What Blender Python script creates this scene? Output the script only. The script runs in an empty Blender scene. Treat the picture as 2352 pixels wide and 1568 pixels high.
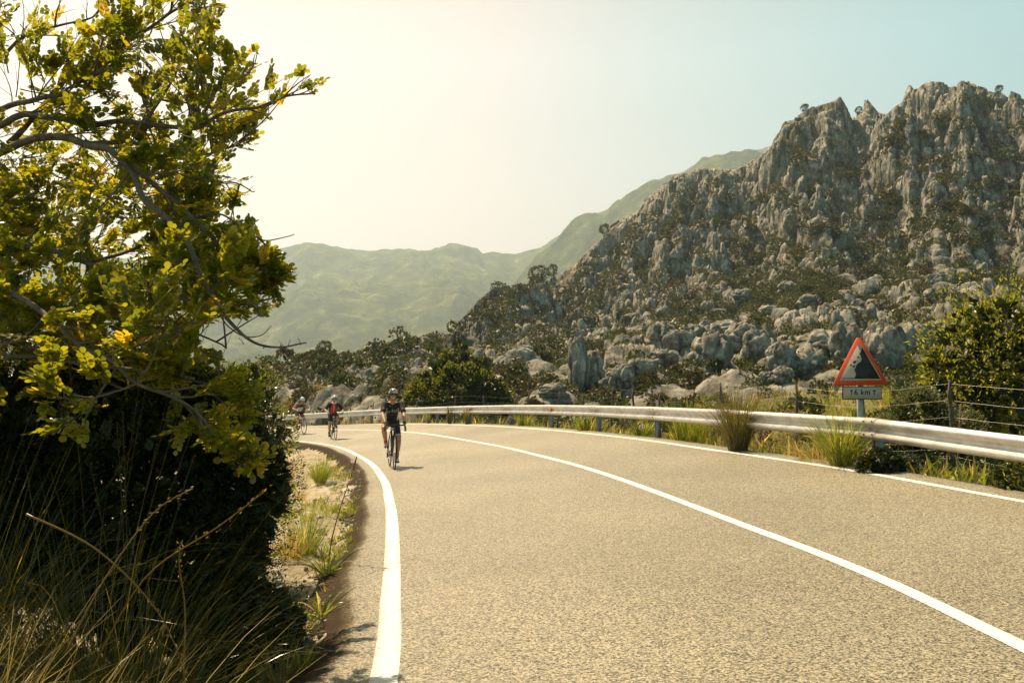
import bpy, math, random
import numpy as np
from mathutils import Vector, Matrix
from mathutils.bvhtree import BVHTree

# ------------------------------------------------------------------ camera, sky, sun, exposure
scn = bpy.context.scene
COL = scn.collection
PITCH = math.atan(224 / 3149.0)
CAMZ = 1.36
FD = 3149.0 / 1.50638          # focal length in pixels of a 2352 px wide picture
cam_d = bpy.data.cameras.new('camera')
cam_d.sensor_width = 36.0
cam_d.lens = 32.0
cam_d.clip_start = 0.05
cam_d.clip_end = 9000
cam = bpy.data.objects.new('camera', cam_d)
COL.objects.link(cam)
cam.location = (0, 0, CAMZ)
cam.rotation_euler = (math.pi / 2 + PITCH, 0, 0)
scn.camera = cam

SUN = Vector((-0.40, 0.50, 1.0)).normalized()      # towards the sun
sun_el = math.asin(SUN.z)
sun_az = math.atan2(SUN.x, SUN.y)                  # clockwise from +Y
world = bpy.data.worlds.new('World')
scn.world = world
world.use_nodes = True
wn = world.node_tree
for n in list(wn.nodes):
    wn.nodes.remove(n)
w_out = wn.nodes.new('ShaderNodeOutputWorld')
w_bg = wn.nodes.new('ShaderNodeBackground')
w_sky = wn.nodes.new('ShaderNodeTexSky')
w_sky.sky_type = 'NISHITA'
w_sky.sun_disc = False
w_sky.sun_elevation = sun_el
w_sky.sun_rotation = sun_az
w_sky.altitude = 300
w_sky.air_density = 1.0
w_sky.dust_density = 4.0
w_sky.ozone_density = 1.0
# hazy spring sky, paler and warmer sunwards; overhead dimmed to weaken its fill light
w_sep = wn.nodes.new('ShaderNodeSeparateColor')
w_com = wn.nodes.new('ShaderNodeCombineColor')
wn.links.new(w_sky.outputs[0], w_sep.inputs[0])
w_geo = wn.nodes.new('ShaderNodeTexCoord')
w_xyz = wn.nodes.new('ShaderNodeSeparateXYZ')
wn.links.new(w_geo.outputs['Generated'], w_xyz.inputs[0])
for i_, (k_, p_) in enumerate(((.94, 1.8), (4.22, .52), (5.75, .26))):
    w_el = wn.nodes.new('ShaderNodeMapRange')
    for j_, v_ in enumerate((0, .36, .68, 1.0, (.17, .11, .08)[i_])):
        w_el.inputs[j_].default_value = v_
    wn.links.new(w_xyz.outputs[2], w_el.inputs[0])
    pw = wn.nodes.new('ShaderNodeMath'); pw.operation = 'POWER'; pw.inputs[1].default_value = p_
    mu = wn.nodes.new('ShaderNodeMath'); mu.operation = 'MULTIPLY'; mu.inputs[1].default_value = k_
    mv = wn.nodes.new('ShaderNodeMath'); mv.operation = 'MULTIPLY'
    wn.links.new(w_sep.outputs[i_], pw.inputs[0]); wn.links.new(pw.outputs[0], mu.inputs[0])
    sm = wn.nodes.new('ShaderNodeMath'); sm.operation = 'SMOOTH_MIN'; sm.inputs[1].default_value = (12.4, 11.1, 11.3)[i_]; sm.inputs[2].default_value = 3.0
    wn.links.new(mu.outputs[0], sm.inputs[0]); wn.links.new(sm.outputs[0], mv.inputs[0]); wn.links.new(w_el.outputs[0], mv.inputs[1])
    wn.links.new(mv.outputs[0], w_com.inputs[i_])
w_hz = wn.nodes.new('ShaderNodeMapRange')
for j_, v_ in enumerate((0, .0, .30, 1.32, 1.0)):
    w_hz.inputs[j_].default_value = v_
wn.links.new(w_xyz.outputs[2], w_hz.inputs[0])
w_mh = wn.nodes.new('ShaderNodeVectorMath'); w_mh.operation = 'SCALE'
wn.links.new(w_com.outputs[0], w_mh.inputs[0]); wn.links.new(w_hz.outputs[0], w_mh.inputs['Scale'])
wn.links.new(w_mh.outputs[0], w_bg.inputs[0])
w_bg.inputs[1].default_value = 0.0460
wn.links.new(w_bg.outputs[0], w_out.inputs[0])

sl = bpy.data.lights.new('sun', 'SUN')
sl.energy = 5.0
sl.angle = math.radians(0.5)
sl.color = (1.0, 0.775, 0.52)
so = bpy.data.objects.new('sun', sl)
COL.objects.link(so)
so.rotation_euler = (-SUN).to_track_quat('-Z', 'Y').to_euler()
so.location = (-40, 50, 100)

scn.view_settings.view_transform = 'Standard'
scn.view_settings.look = 'None'
scn.view_settings.exposure = 0.98
scn.view_settings.gamma = 1.0
scn.cycles.max_bounces = 6
scn.cycles.diffuse_bounces = 2
scn.cycles.glossy_bounces = 2
scn.cycles.transmission_bounces = 3
scn.cycles.transparent_max_bounces = 4
scn.cycles.volume_bounces = 0
scn.cycles.volume_max_steps = 16

# ------------------------------------------------------------------ small helpers
R = np.random.RandomState(7)
random.seed(7)

def at(x, y, Y):
    """world point at depth Y (metres along +Y) behind the spot (x, y) of the 2352x1568 photograph"""
    u = (x - 1176) / FD
    v = -(y - 784) / FD
    d = np.array([u, math.cos(PITCH) - v * math.sin(PITCH), math.sin(PITCH) + v * math.cos(PITCH)])
    return np.array([0, 0, CAMZ]) + d * (Y / d[1])

def tag(o, label=None, cat=None, group=None, kind=None):
    if label: o['label'] = label
    if cat: o['category'] = cat
    if group: o['group'] = group
    if kind: o['kind'] = kind
    return o

def empty(name, loc, label=None, cat=None, group=None, rz=0.0):
    o = bpy.data.objects.new(name, None)
    COL.objects.link(o)
    o.location = tuple(float(c) for c in loc)
    o.rotation_euler = (0, 0, rz)
    o.empty_display_size = 0.2
    return tag(o, label, cat, group)

def mesh_np(name, V, F, mat=None, smooth=False, attrs=None):
    """V (n,3); F an (m,k) array or a list of such arrays"""
    V = np.asarray(V, dtype=np.float32)
    if not isinstance(F, (list, tuple)):
        F = [F]
    F = [np.asarray(f, dtype=np.int32) for f in F if len(f)]
    me = bpy.data.meshes.new(name)
    me.vertices.add(len(V))
    me.vertices.foreach_set('co', V.ravel())
    nl = sum(f.size for f in F)
    me.loops.add(nl)
    me.loops.foreach_set('vertex_index', np.concatenate([f.ravel() for f in F]))
    tot = np.concatenate([np.full(len(f), f.shape[1], dtype=np.int32) for f in F])
    st = np.concatenate([[0], np.cumsum(tot)[:-1]]).astype(np.int32)
    me.polygons.add(len(tot))
    me.polygons.foreach_set('loop_start', st)
    me.polygons.foreach_set('loop_total', tot)
    if smooth:
        me.polygons.foreach_set('use_smooth', np.ones(len(tot), dtype=bool))
    for k, a in (attrs or {}).items():
        at_ = me.attributes.new(k, 'FLOAT', 'POINT')
        at_.data.foreach_set('value', np.asarray(a, dtype=np.float32))
    me.update(calc_edges=True)
    if mat: me.materials.append(mat)
    return me

def obj(name, me, parent=None, loc=None):
    o = bpy.data.objects.new(name, me)
    COL.objects.link(o)
    if parent is not None: o.parent = parent
    if loc is not None: o.location = tuple(float(c) for c in loc)
    return o

class MB:
    """collects shapes into one mesh"""
    def __init__(s): s.V = []; s.F = {}; s.n = 0
    def add(s, V, F):
        V = np.asarray(V, float)
        if not isinstance(F, (list, tuple)): F = [F]
        for f in F:
            f = np.asarray(f)
            if len(f): s.F.setdefault(f.shape[1], []).append(f + s.n)
        s.V.append(V); s.n += len(V)
        return s
    def box(s, c, size, M=None):
        a = np.array([[x, y, z] for x in (-.5, .5) for y in (-.5, .5) for z in (-.5, .5)]) * np.array(size)
        if M is not None: a = a @ np.array(M).T
        return s.add(a + np.array(c), np.array([[0, 1, 3, 2], [4, 6, 7, 5], [0, 4, 5, 1], [2, 3, 7, 6], [0, 2, 6, 4], [1, 5, 7, 3]]))
    def tube(s, pts, rad, k=6, caps=True):
        pts = np.asarray(pts, float); n = len(pts)
        rad = np.full(n, rad) if np.isscalar(rad) else np.asarray(rad, float)
        T = np.gradient(pts, axis=0); T /= np.linalg.norm(T, axis=1)[:, None] + 1e-9
        up = np.array([0, 0, 1.0]) if abs(T[0][2]) < .9 else np.array([1.0, 0, 0])
        A = np.cross(T[0], up); A /= np.linalg.norm(A)
        V = []
        an = np.arange(k) / k * 2 * math.pi
        for i in range(n):
            A = A - T[i] * (A @ T[i]); A /= np.linalg.norm(A) + 1e-9
            B = np.cross(T[i], A)
            V.append(pts[i] + rad[i] * (np.cos(an)[:, None] * A + np.sin(an)[:, None] * B))
        V = np.concatenate(V)
        j = np.arange(k); jn = (j + 1) % k
        F = np.concatenate([np.stack([i * k + j, i * k + jn, (i + 1) * k + jn, (i + 1) * k + j], 1) for i in range(n - 1)])
        Fs = [F]
        if caps and k >= 3:
            Fs += [np.array([list(range(k))[::-1]]), np.array([[(n - 1) * k + q for q in range(k)]])]
        return s.add(V, Fs)
    def ell(s, c, r, M=None, nu=14, nv=9):
        th = np.linspace(0, math.pi, nv + 1); ph = np.arange(nu) / nu * 2 * math.pi
        V = np.array([[math.sin(t) * math.cos(p), math.sin(t) * math.sin(p), math.cos(t)] for t in th for p in ph]) * np.array(r)
        if M is not None: V = V @ np.array(M).T
        j = np.arange(nu); jn = (j + 1) % nu
        F = np.concatenate([np.stack([i * nu + j, (i + 1) * nu + j, (i + 1) * nu + jn, i * nu + jn], 1) for i in range(nv)])
        return s.add(V + np.array(c), F)
    def ring(s, c, r, tr, axis='y', n=40, k=6, squash=1.0):
        an = np.arange(n) / n * 2 * math.pi; bn = np.arange(k) / k * 2 * math.pi
        V = []
        for a in an:
            for b in bn:
                rr = r + tr * math.cos(b)
                V.append([rr * math.cos(a), tr * squash * math.sin(b), rr * math.sin(a)])
        V = np.array(V)
        i = np.arange(n)[:, None]; j = np.arange(k)[None]
        F = np.stack(np.broadcast_arrays(i * k + j, ((i + 1) % n) * k + j, ((i + 1) % n) * k + (j + 1) % k, i * k + (j + 1) % k), -1).reshape(-1, 4)
        return s.add(V + np.array(c), F)
    def prism(s, poly, z0, z1):
        """polygon in the x/z plane, extruded along y from z0 to z1"""
        p = np.asarray(poly, float); n = len(p)
        V = np.concatenate([np.c_[p[:, 0], np.full(n, z0), p[:, 1]], np.c_[p[:, 0], np.full(n, z1), p[:, 1]]])
        j = np.arange(n); jn = (j + 1) % n
        return s.add(V, [np.array([list(range(n))]), np.array([list(range(n, 2 * n))[::-1]]), np.stack([j, j + n, jn + n, jn], 1)])
    def arr(s): return np.concatenate(s.V), [np.concatenate(v) for v in s.F.values()]
    def build(s, name, mat, parent=None, smooth=False, loc=None):
        V, F = s.arr()
        return obj(name, mesh_np(name, V, F, mat, smooth), parent, loc)

def spl(pts, n=8):
    pts = np.array(pts, float); out = []
    for i in range(len(pts) - 1):
        p0 = pts[max(i - 1, 0)]; p1 = pts[i]; p2 = pts[i + 1]; p3 = pts[min(i + 2, len(pts) - 1)]
        for k in range(n):
            t = k / n
            out.append(.5 * ((2 * p1) + (p2 - p0) * t + (2 * p0 - 5 * p1 + 4 * p2 - p3) * t * t + (3 * p1 - p0 - 3 * p2 + p3) * t ** 3))
    out.append(pts[-1]); return np.array(out)

def sst(a, b, x):
    t = np.clip((x - a) / (b - a), 0, 1); return t * t * (3 - 2 * t)

def hsh(i, j, k, s):
    h = (i.astype(np.int64) * 374761393 + j.astype(np.int64) * 668265263 + k.astype(np.int64) * 2147483647 + s * 974634777) & 0xffffffff
    h = ((h ^ (h >> 13)) * 1274126177) & 0xffffffff
    h = ((h ^ (h >> 16)) * 2246822519) & 0xffffffff
    return ((h ^ (h >> 15)) & 0xffffff) / float(0xffffff)

def vnoise(P, s=0):
    P = np.asarray(P, float)
    i = np.floor(P).astype(np.int64); f = P - i; f = f * f * (3 - 2 * f)
    r = 0
    for a in (0, 1):
        for b in (0, 1):
            for c in (0, 1):
                w = (f[:, 0] if a else 1 - f[:, 0]) * (f[:, 1] if b else 1 - f[:, 1]) * (f[:, 2] if c else 1 - f[:, 2])
                r = r + w * hsh(i[:, 0] + a, i[:, 1] + b, i[:, 2] + c, s)
    return r

def fbm(P, o=4, s=0):
    r = 0; a = .5; t = 0
    for k in range(o):
        r = r + a * vnoise(np.asarray(P) * (2.03 ** k), s + k); t += a; a *= .5
    return r / t

def voro(P, s=0):
    """distance to the nearest and second nearest cell point, and the cell's own random value"""
    i = np.floor(P).astype(np.int64)
    f1 = np.full(len(P), 9.); f2 = np.full(len(P), 9.); cid = np.zeros(len(P))
    for a in (-1, 0, 1):
        for b in (-1, 0, 1):
            for c in (-1, 0, 1):
                I = i[:, 0] + a; J = i[:, 1] + b; K = i[:, 2] + c
                dx = I + .12 + .76 * hsh(I, J, K, s + 1) - P[:, 0]
                dy = J + .12 + .76 * hsh(I, J, K, s + 2) - P[:, 1]
                dz = K + .12 + .76 * hsh(I, J, K, s + 3) - P[:, 2]
                d = np.sqrt(dx * dx + dy * dy + dz * dz)
                m = d < f1
                f2 = np.where(m, f1, np.minimum(f2, d))
                cid = np.where(m, hsh(I, J, K, s + 9), cid)
                f1 = np.where(m, d, f1)
    return f1, f2, cid

# ------------------------------------------------------------------ materials
def mat(name, base=(.5, .5, .5), rough=.7, metal=0.0, spec=.5, noise=None, bump=None, trans=None, coords='Object'):
    """noise = (scale, colour2, detail, lo, hi); bump = (scale, strength, distance)"""
    m = bpy.data.materials.new(name); m.use_nodes = True
    nt = m.node_tree; N = nt.nodes; L = nt.links
    b = N['Principled BSDF']; out = N['Material Output']
    b.inputs['Base Color'].default_value = (*base, 1)
    b.inputs['Roughness'].default_value = rough
    b.inputs['Metallic'].default_value = metal
    b.inputs['Specular IOR Level'].default_value = spec
    tc = N.new('ShaderNodeTexCoord')
    colsock = None
    if noise:
        sc, c2, det, lo, hi = noise
        n = N.new('ShaderNodeTexNoise'); n.inputs['Scale'].default_value = sc; n.inputs['Detail'].default_value = det
        L.new(tc.outputs[coords], n.inputs['Vector'])
        mr = N.new('ShaderNodeMapRange'); mr.inputs[1].default_value = lo; mr.inputs[2].default_value = hi
        L.new(n.outputs[0], mr.inputs[0])
        mx = N.new('ShaderNodeMix'); mx.data_type = 'RGBA'
        mx.inputs[6].default_value = (*base, 1); mx.inputs[7].default_value = (*c2, 1)
        L.new(mr.outputs[0], mx.inputs[0]); colsock = mx.outputs[2]
        L.new(colsock, b.inputs['Base Color'])
    if bump:
        n = N.new('ShaderNodeTexNoise'); n.inputs['Scale'].default_value = bump[0]; n.inputs['Detail'].default_value = 5
        L.new(tc.outputs[coords], n.inputs['Vector'])
        bp = N.new('ShaderNodeBump'); bp.inputs['Strength'].default_value = bump[1]; bp.inputs['Distance'].default_value = bump[2]
        L.new(n.outputs[0], bp.inputs['Height']); L.new(bp.outputs[0], b.inputs['Normal'])
    if trans:
        t = N.new('ShaderNodeBsdfTranslucent')
        ms = N.new('ShaderNodeMixShader'); ms.inputs[0].default_value = trans[3]
        if colsock is not None:
            mm = N.new('ShaderNodeMix'); mm.data_type = 'RGBA'; mm.blend_type = 'MULTIPLY'; mm.inputs[0].default_value = 1
            mm.inputs[7].default_value = (*trans[:3], 1); L.new(colsock, mm.inputs[6]); L.new(mm.outputs[2], t.inputs[0])
        else:
            t.inputs[0].default_value = (*trans[:3], 1)
        L.new(b.outputs[0], ms.inputs[1]); L.new(t.outputs[0], ms.inputs[2]); L.new(ms.outputs[0], out.inputs[0])
    m['b'] = 1
    return m

def leafmat(name, c1, c2, tcol, tf=.45, rough=.35, spec=.5, c3=None):
    """leaf colours vary from leaf to leaf through the per-leaf attribute 'var' (a real difference in leaf colour)"""
    m = bpy.data.materials.new(name); m.use_nodes = True
    nt = m.node_tree; N = nt.nodes; L = nt.links
    b = N['Principled BSDF']; out = N['Material Output']
    a = N.new('ShaderNodeAttribute'); a.attribute_name = 'var'
    cr = N.new('ShaderNodeValToRGB')
    e = cr.color_ramp.elements
    e[0].color = (*c1, 1); e[1].color = (*c2, 1); e[1].position = .8
    if c3:
        x = e.new(1.0); x.color = (*c3, 1); e[1].position = .82 if e[1].position < .9 else e[1].position
    L.new(a.outputs['Fac'], cr.inputs[0]); L.new(cr.outputs[0], b.inputs['Base Color'])
    b.inputs['Roughness'].default_value = rough
    b.inputs['Specular IOR Level'].default_value = spec
    t = N.new('ShaderNodeBsdfTranslucent')
    mm = N.new('ShaderNodeMix'); mm.data_type = 'RGBA'; mm.blend_type = 'MULTIPLY'; mm.inputs[0].default_value = 1
    mm.inputs[7].default_value = (*tcol, 1); L.new(cr.outputs[0], mm.inputs[6]); L.new(mm.outputs[2], t.inputs[0])
    ms = N.new('ShaderNodeMixShader'); ms.inputs[0].default_value = tf
    L.new(b.outputs[0], ms.inputs[1]); L.new(t.outputs[0], ms.inputs[2]); L.new(ms.outputs[0], out.inputs[0])
    return m

M = {}
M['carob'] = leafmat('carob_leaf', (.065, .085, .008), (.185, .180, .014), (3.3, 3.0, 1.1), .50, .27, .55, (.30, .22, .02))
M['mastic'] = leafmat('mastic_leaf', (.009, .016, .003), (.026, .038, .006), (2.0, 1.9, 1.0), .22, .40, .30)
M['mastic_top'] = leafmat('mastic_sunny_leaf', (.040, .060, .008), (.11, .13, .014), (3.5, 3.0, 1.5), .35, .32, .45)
M['olive'] = leafmat('olive_leaf', (.070, .085, .030), (.16, .17, .07), (2.0, 1.8, 1.2), .30, .45, .4)
M['tan_leaf'] = leafmat('dry_leaf', (.14, .10, .035), (.30, .23, .09), (1.8, 1.6, 1.2), .35, .5, .3)
M['shrub'] = leafmat('shrub_leaf', (.024, .036, .010), (.070, .084, .022), (2.0, 1.8, 1.0), .25, .5, .3)
M['shrub_brown'] = leafmat('brown_shrub_leaf', (.034, .034, .012), (.078, .074, .024), (1.8, 1.6, 1.0), .25, .55, .3)
M['grass'] = leafmat('grass_blade', (.050, .085, .010), (.17, .19, .025), (2.8, 2.6, 1.2), .45, .35, .45, (.42, .33, .12))
M['dry_grass'] = leafmat('dry_grass_blade', (.17, .13, .030), (.42, .32, .10), (1.9, 1.7, 1.2), .40, .35, .45, (.55, .45, .22))
M['gold_grass'] = leafmat('golden_grass_blade', (.22, .16, .030), (.50, .38, .12), (1.5, 1.4, 1.1), .40, .35, .45)
M['dark_grass'] = leafmat('tall_grass_blade', (.030, .042, .006), (.12, .10, .018), (2.4, 2.2, 1.2), .35, .28, .6, (.34, .25, .07))
M['bark'] = mat('bark', (.070, .050, .032), .85, noise=(14, (.17, .13, .085), 6, .35, .7), bump=(60, .6, .01))
M['stem'] = mat('brown_stem', (.10, .055, .028), .7, noise=(30, (.19, .13, .06), 3, .4, .7))
M['steel'] = mat('galvanised_steel', (.46, .44, .41), .38, .5, noise=(5, (.64, .61, .56), 8, .35, .65), bump=(180, .12, .002))
M['post_steel'] = mat('dull_steel_post', (.16, .165, .16), .5, .5, noise=(9, (.25, .25, .24), 6, .35, .65))
M['bolt'] = mat('rusty_bolt', (.12, .055, .025), .7, .4, noise=(80, (.25, .13, .06), 3, .4, .6))
M['wood'] = mat('weathered_wood', (.07, .048, .03), .9, noise=(18, (.17, .125, .085), 6, .35, .7), bump=(40, .8, .01))
M['wire'] = mat('fence_wire', (.26, .25, .22), .45, .6)
M['orange_reflector'] = mat('orange_reflector', (.75, .27, .01), .3)
M['sign_red'] = mat('sign_red', (.68, .065, .010), .5, noise=(6, (.60, .055, .012), 5, .4, .6))
M['sign_white'] = mat('sign_white', (.50, .425, .325), .5, noise=(7, (.43, .365, .28), 6, .35, .65))
M['sign_black'] = mat('sign_black', (.004, .004, .004), .5)
M['sign_back'] = mat('sign_metal', (.36, .33, .28), .5, .4)

# ------------------------------------------------------------------ the road: inner edge line and guard rail curves
INN = spl([(.1, -12), (-.12, -6), (-.3, 0), (-.626, 4.49), (-.871, 6.64), (-1.157, 8.92), (-1.518, 11.58), (-1.825, 13.6), (-2.29, 16.5), (-3.16, 20.9), (-3.94, 24.1), (-5.16, 28.5), (-6.3, 31.8), (-8.0, 35.2), (-10.8, 39), (-14.5, 42.5), (-20, 46), (-27, 49), (-36, 51)])
# x, y, ground height, rail top height; the posts stand at the middle ones
RP = [(13.5, -5, .1, .7), (11.2, -1.6, .1, .72), (9.2, 1.8, .15, .76), (7.5, 5.4, .22, .83), (6.2, 9.15, .33, .94), (5.13, 13, .495, 1.195), (4.0, 16.83, .60, 1.30), (3.24, 20.75, .65, 1.35), (2.27, 24.6, .687, 1.387), (1.17, 28.4, .705, 1.405), (-.12, 32.2, .706, 1.406), (-1.72, 35.9, .683, 1.383), (-3.3, 39.5, .64, 1.34), (-5.15, 43.1, .58, 1.28), (-7.2, 46.4, .486, 1.186), (-9.6, 49.6, .353, 1.053), (-12.2, 52.6, .226, .926), (-15.1, 55.4, .06, .76), (-18.3, 57.8, -.1, .6), (-21.8, 59.8, -.2, .5), (-30, 63, -.4, .3), (-40, 66, -.5, .2)]
RAIL = spl(RP)

def near(q, poly, chunk=60000):
    q = np.asarray(q, float)
    out = []
    a = poly[:-1, :2]; ab = poly[1:, :2] - a; L2 = (ab * ab).sum(1)
    for c in range(0, len(q), chunk):
        p = q[c:c + chunk, None, :2] - a[None]
        t = np.clip((p * ab).sum(2) / L2, 0, 1)
        dx = p - ab * t[..., None]
        d = np.hypot(dx[..., 0], dx[..., 1]); i = d.argmin(1); r = np.arange(len(i))
        sgn = np.sign(ab[i, 0] * p[r, i, 1] - ab[i, 1] * p[r, i, 0])        # + on the left
        out.append(np.stack([d[r, i], i + t[r, i], sgn], 1))
    return np.concatenate(out)

def road_z(q):
    """(height of the banked road surface, signed distance right of the inner line, signed distance right of the rail)"""
    A = near(q, INN); B = near(q, RAIL)
    i = np.minimum(B[:, 1].astype(int), len(RAIL) - 2); t = B[:, 1] - i
    zo = RAIL[i, 2] * (1 - t) + RAIL[i + 1, 2] * t
    din = -A[:, 2] * A[:, 0]; dor = -B[:, 2] * B[:, 0]
    w = np.where(din < 0, 0, np.where(dor > 0, 1, np.abs(din) / (np.abs(din) + np.abs(dor) + 1e-6)))
    return w * zo, din, dor

def asphalt():
    m = bpy.data.materials.new('asphalt'); m.use_nodes = True
    nt = m.node_tree; N = nt.nodes; L = nt.links; b = N['Principled BSDF']
    tc = N.new('ShaderNodeTexCoord')
    v = N.new('ShaderNodeTexVoronoi'); v.inputs['Scale'].default_value = 95
    v2 = N.new('ShaderNodeTexVoronoi'); v2.inputs['Scale'].default_value = 24
    n = N.new('ShaderNodeTexNoise'); n.inputs['Scale'].default_value = .28; n.inputs['Detail'].default_value = 6
    n2 = N.new('ShaderNodeTexNoise'); n2.inputs['Scale'].default_value = 60; n2.inputs['Detail'].default_value = 3; n2.inputs['Roughness'].default_value = .7
    for k in (v, v2, n, n2): L.new(tc.outputs['Object'], k.inputs['Vector'])
    sx = N.new('ShaderNodeSeparateColor'); L.new(v.outputs['Color'], sx.inputs[0])
    ad = N.new('ShaderNodeMath'); ad.operation = 'MULTIPLY_ADD'; ad.inputs[1].default_value = .5
    L.new(sx.outputs[0], ad.inputs[0]); L.new(n2.outputs[0], ad.inputs[2])
    cr = N.new('ShaderNodeValToRGB'); e = cr.color_ramp.elements
    e[0].position = .56; e[0].color = (.030, .026, .018, 1); e[1].position = 1.0; e[1].color = (.46, .41, .28, 1)
    x = e.new(.70); x.color = (.198, .177, .110, 1)
    L.new(ad.outputs[0], cr.inputs[0])
    cr2 = N.new('ShaderNodeValToRGB'); e = cr2.color_ramp.elements
    e[0].position = .3; e[0].color = (.76, .75, .72, 1); e[1].position = .7; e[1].color = (1.13, 1.12, 1.10, 1)
    L.new(n.outputs[0], cr2.inputs[0])
    mx = N.new('ShaderNodeMix'); mx.data_type = 'RGBA'; mx.blend_type = 'MULTIPLY'; mx.inputs[0].default_value = 1
    L.new(cr.outputs[0], mx.inputs[6]); L.new(cr2.outputs[0], mx.inputs[7])
    # bare dark binder and loose grit along the crumbling edge
    at_ = N.new('ShaderNodeAttribute'); at_.attribute_name = 'edge'
    mx2 = N.new('ShaderNodeMix'); mx2.data_type = 'RGBA'; mx2.inputs[7].default_value = (.050, .036, .023, 1)
    L.new(at_.outputs['Fac'], mx2.inputs[0]); L.new(mx.outputs[2], mx2.inputs[6]); L.new(mx2.outputs[2], b.inputs['Base Color'])
    b.inputs['Roughness'].default_value = .52; b.inputs['Specular IOR Level'].default_value = .85
    for nm_, lo_v, hi_v in (('Roughness', .55, .97), ('Specular IOR Level', .65, .05)):
        mr = N.new('ShaderNodeMapRange'); mr.inputs[2].default_value = .6; mr.inputs[3].default_value = lo_v; mr.inputs[4].default_value = hi_v
        L.new(at_.outputs['Fac'], mr.inputs[0]); L.new(mr.outputs[0], b.inputs[nm_])
    bp = N.new('ShaderNodeBump'); bp.inputs['Strength'].default_value = .9; bp.inputs['Distance'].default_value = .006
    L.new(ad.outputs[0], bp.inputs['Height']); L.new(bp.outputs[0], b.inputs['Normal'])
    return m

def paint():
    m = bpy.data.materials.new('road_paint'); m.use_nodes = True
    nt = m.node_tree; N = nt.nodes; L = nt.links; b = N['Principled BSDF']
    tc = N.new('ShaderNodeTexCoord')
    n = N.new('ShaderNodeTexNoise'); n.inputs['Scale'].default_value = 45; n.inputs['Detail'].default_value = 4; n.inputs['Roughness'].default_value = .75
    a = N.new('ShaderNodeAttribute'); a.attribute_name = 'wear'
    L.new(tc.outputs['Object'], n.inputs['Vector'])
    ad = N.new('ShaderNodeMath'); ad.operation = 'ADD'; L.new(n.outputs[0], ad.inputs[0]); L.new(a.outputs['Fac'], ad.inputs[1])
    cr = N.new('ShaderNodeValToRGB'); e = cr.color_ramp.elements
    e[0].position = .58; e[0].color = (.78, .75, .68, 1); e[1].position = .74; e[1].color = (.20, .185, .15, 1)
    L.new(ad.outputs[0], cr.inputs[0]); L.new(cr.outputs[0], b.inputs['Base Color'])
    b.inputs['Roughness'].default_value = .6
    bp = N.new('ShaderNodeBump'); bp.inputs['Strength'].default_value = .7; bp.inputs['Distance'].default_value = .005; bp.invert = True
    L.new(n.outputs[0], bp.inputs['Height']); L.new(bp.outputs[0], b.inputs['Normal'])
    return m

def norm2(c):
    t = np.gradient(c[:, :2], axis=0); t /= np.linalg.norm(t, axis=1)[:, None]
    return np.c_[t[:, 1], -t[:, 0]]            # to the right

def resample(c, step):
    s = np.r_[0, np.cumsum(np.linalg.norm(np.diff(c[:, :2], axis=0), axis=1))]
    q = np.arange(0, s[-1], step)
    return np.stack([np.interp(q, s, c[:, k]) for k in range(c.shape[1])], 1)

def ribbon(c, offs, lift, step):
    """grid along the curve c, at the sideways offsets offs"""
    c = resample(c, step); n = norm2(c)
    P = c[:, None, :2] + n[:, None] * np.asarray(offs)[None, :, None]
    sh = P.shape; P = P.reshape(-1, 2)
    z = road_z(P)[0] + lift
    return np.c_[P, z], sh[0], sh[1]

def gridF(a, b):
    i = np.arange(a - 1)[:, None] * b + np.arange(b - 1)[None]
    i = i.ravel()
    return np.stack([i, i + 1, i + b + 1, i + b], 1)

# road: fine grid between the broken inner edge and the outer edge, with a crumbling side face
inn_s = resample(INN, .12); nn = norm2(inn_s)
rail_q = near(inn_s, RAIL)
# matching outer points: the rail point hit by the inner normal, by equal share of length
nu = 26
wd = []
for p, n in zip(inn_s, nn):
    lo, hi = 0., 14.
    for _ in range(12):
        mid = (lo + hi) / 2
        q = p[:2] + n * mid
        A = near(q[None], RAIL)[0]
        if A[2] > 0: lo = mid
        else: hi = mid
    wd.append(lo)
wd = np.clip(np.array(wd), 6.0, 9.5)
wd = np.convolve(np.r_[np.full(12, wd[0]), wd, np.full(12, wd[-1])], np.ones(25) / 25, 'valid')
sarc = np.arange(len(inn_s)) * .12
edge_in = -.37 + .16 * (fbm(np.c_[sarc * .5, sarc * 0, sarc * 0], 3, 5) - .5) + .05 * (fbm(np.c_[sarc * 4, sarc * 0, sarc * 0], 3, 6) - .5)
edge_in -= .16 * np.clip(1 - np.abs(inn_s[:, 1] - 2.5) / 2.5, 0, 1)
edge_out = wd + .05 + .10 * (vnoise(np.c_[sarc * 3, sarc * 0, sarc * 0], 8) - .5)
rows = []
att = []
fr = np.r_[0, .006, .014, .03, np.linspace(.06, 1, nu)]
for k in range(len(inn_s)):
    o = edge_in[k] + fr * (edge_out[k] - edge_in[k])
    rows.append(inn_s[k, :2] + nn[k] * o[:, None])
rows = np.array(rows)
zz = road_z(rows.reshape(-1, 2))[0].reshape(rows.shape[:2])
jit = (vnoise(np.c_[rows.reshape(-1, 2) * 18, np.zeros(rows.shape[0] * rows.shape[1])], 3).reshape(zz.shape) - .5) * .03
zz[:, 0] -= .028 + np.abs(jit[:, 0]); zz[:, 1] -= .010; zz[:, 2] -= .002
ea = np.zeros_like(zz); ea[:, 0] = 1; ea[:, 1] = .75; ea[:, 2] = .15
V0 = np.concatenate([rows, zz[..., None]], 2)
sks = []
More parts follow.
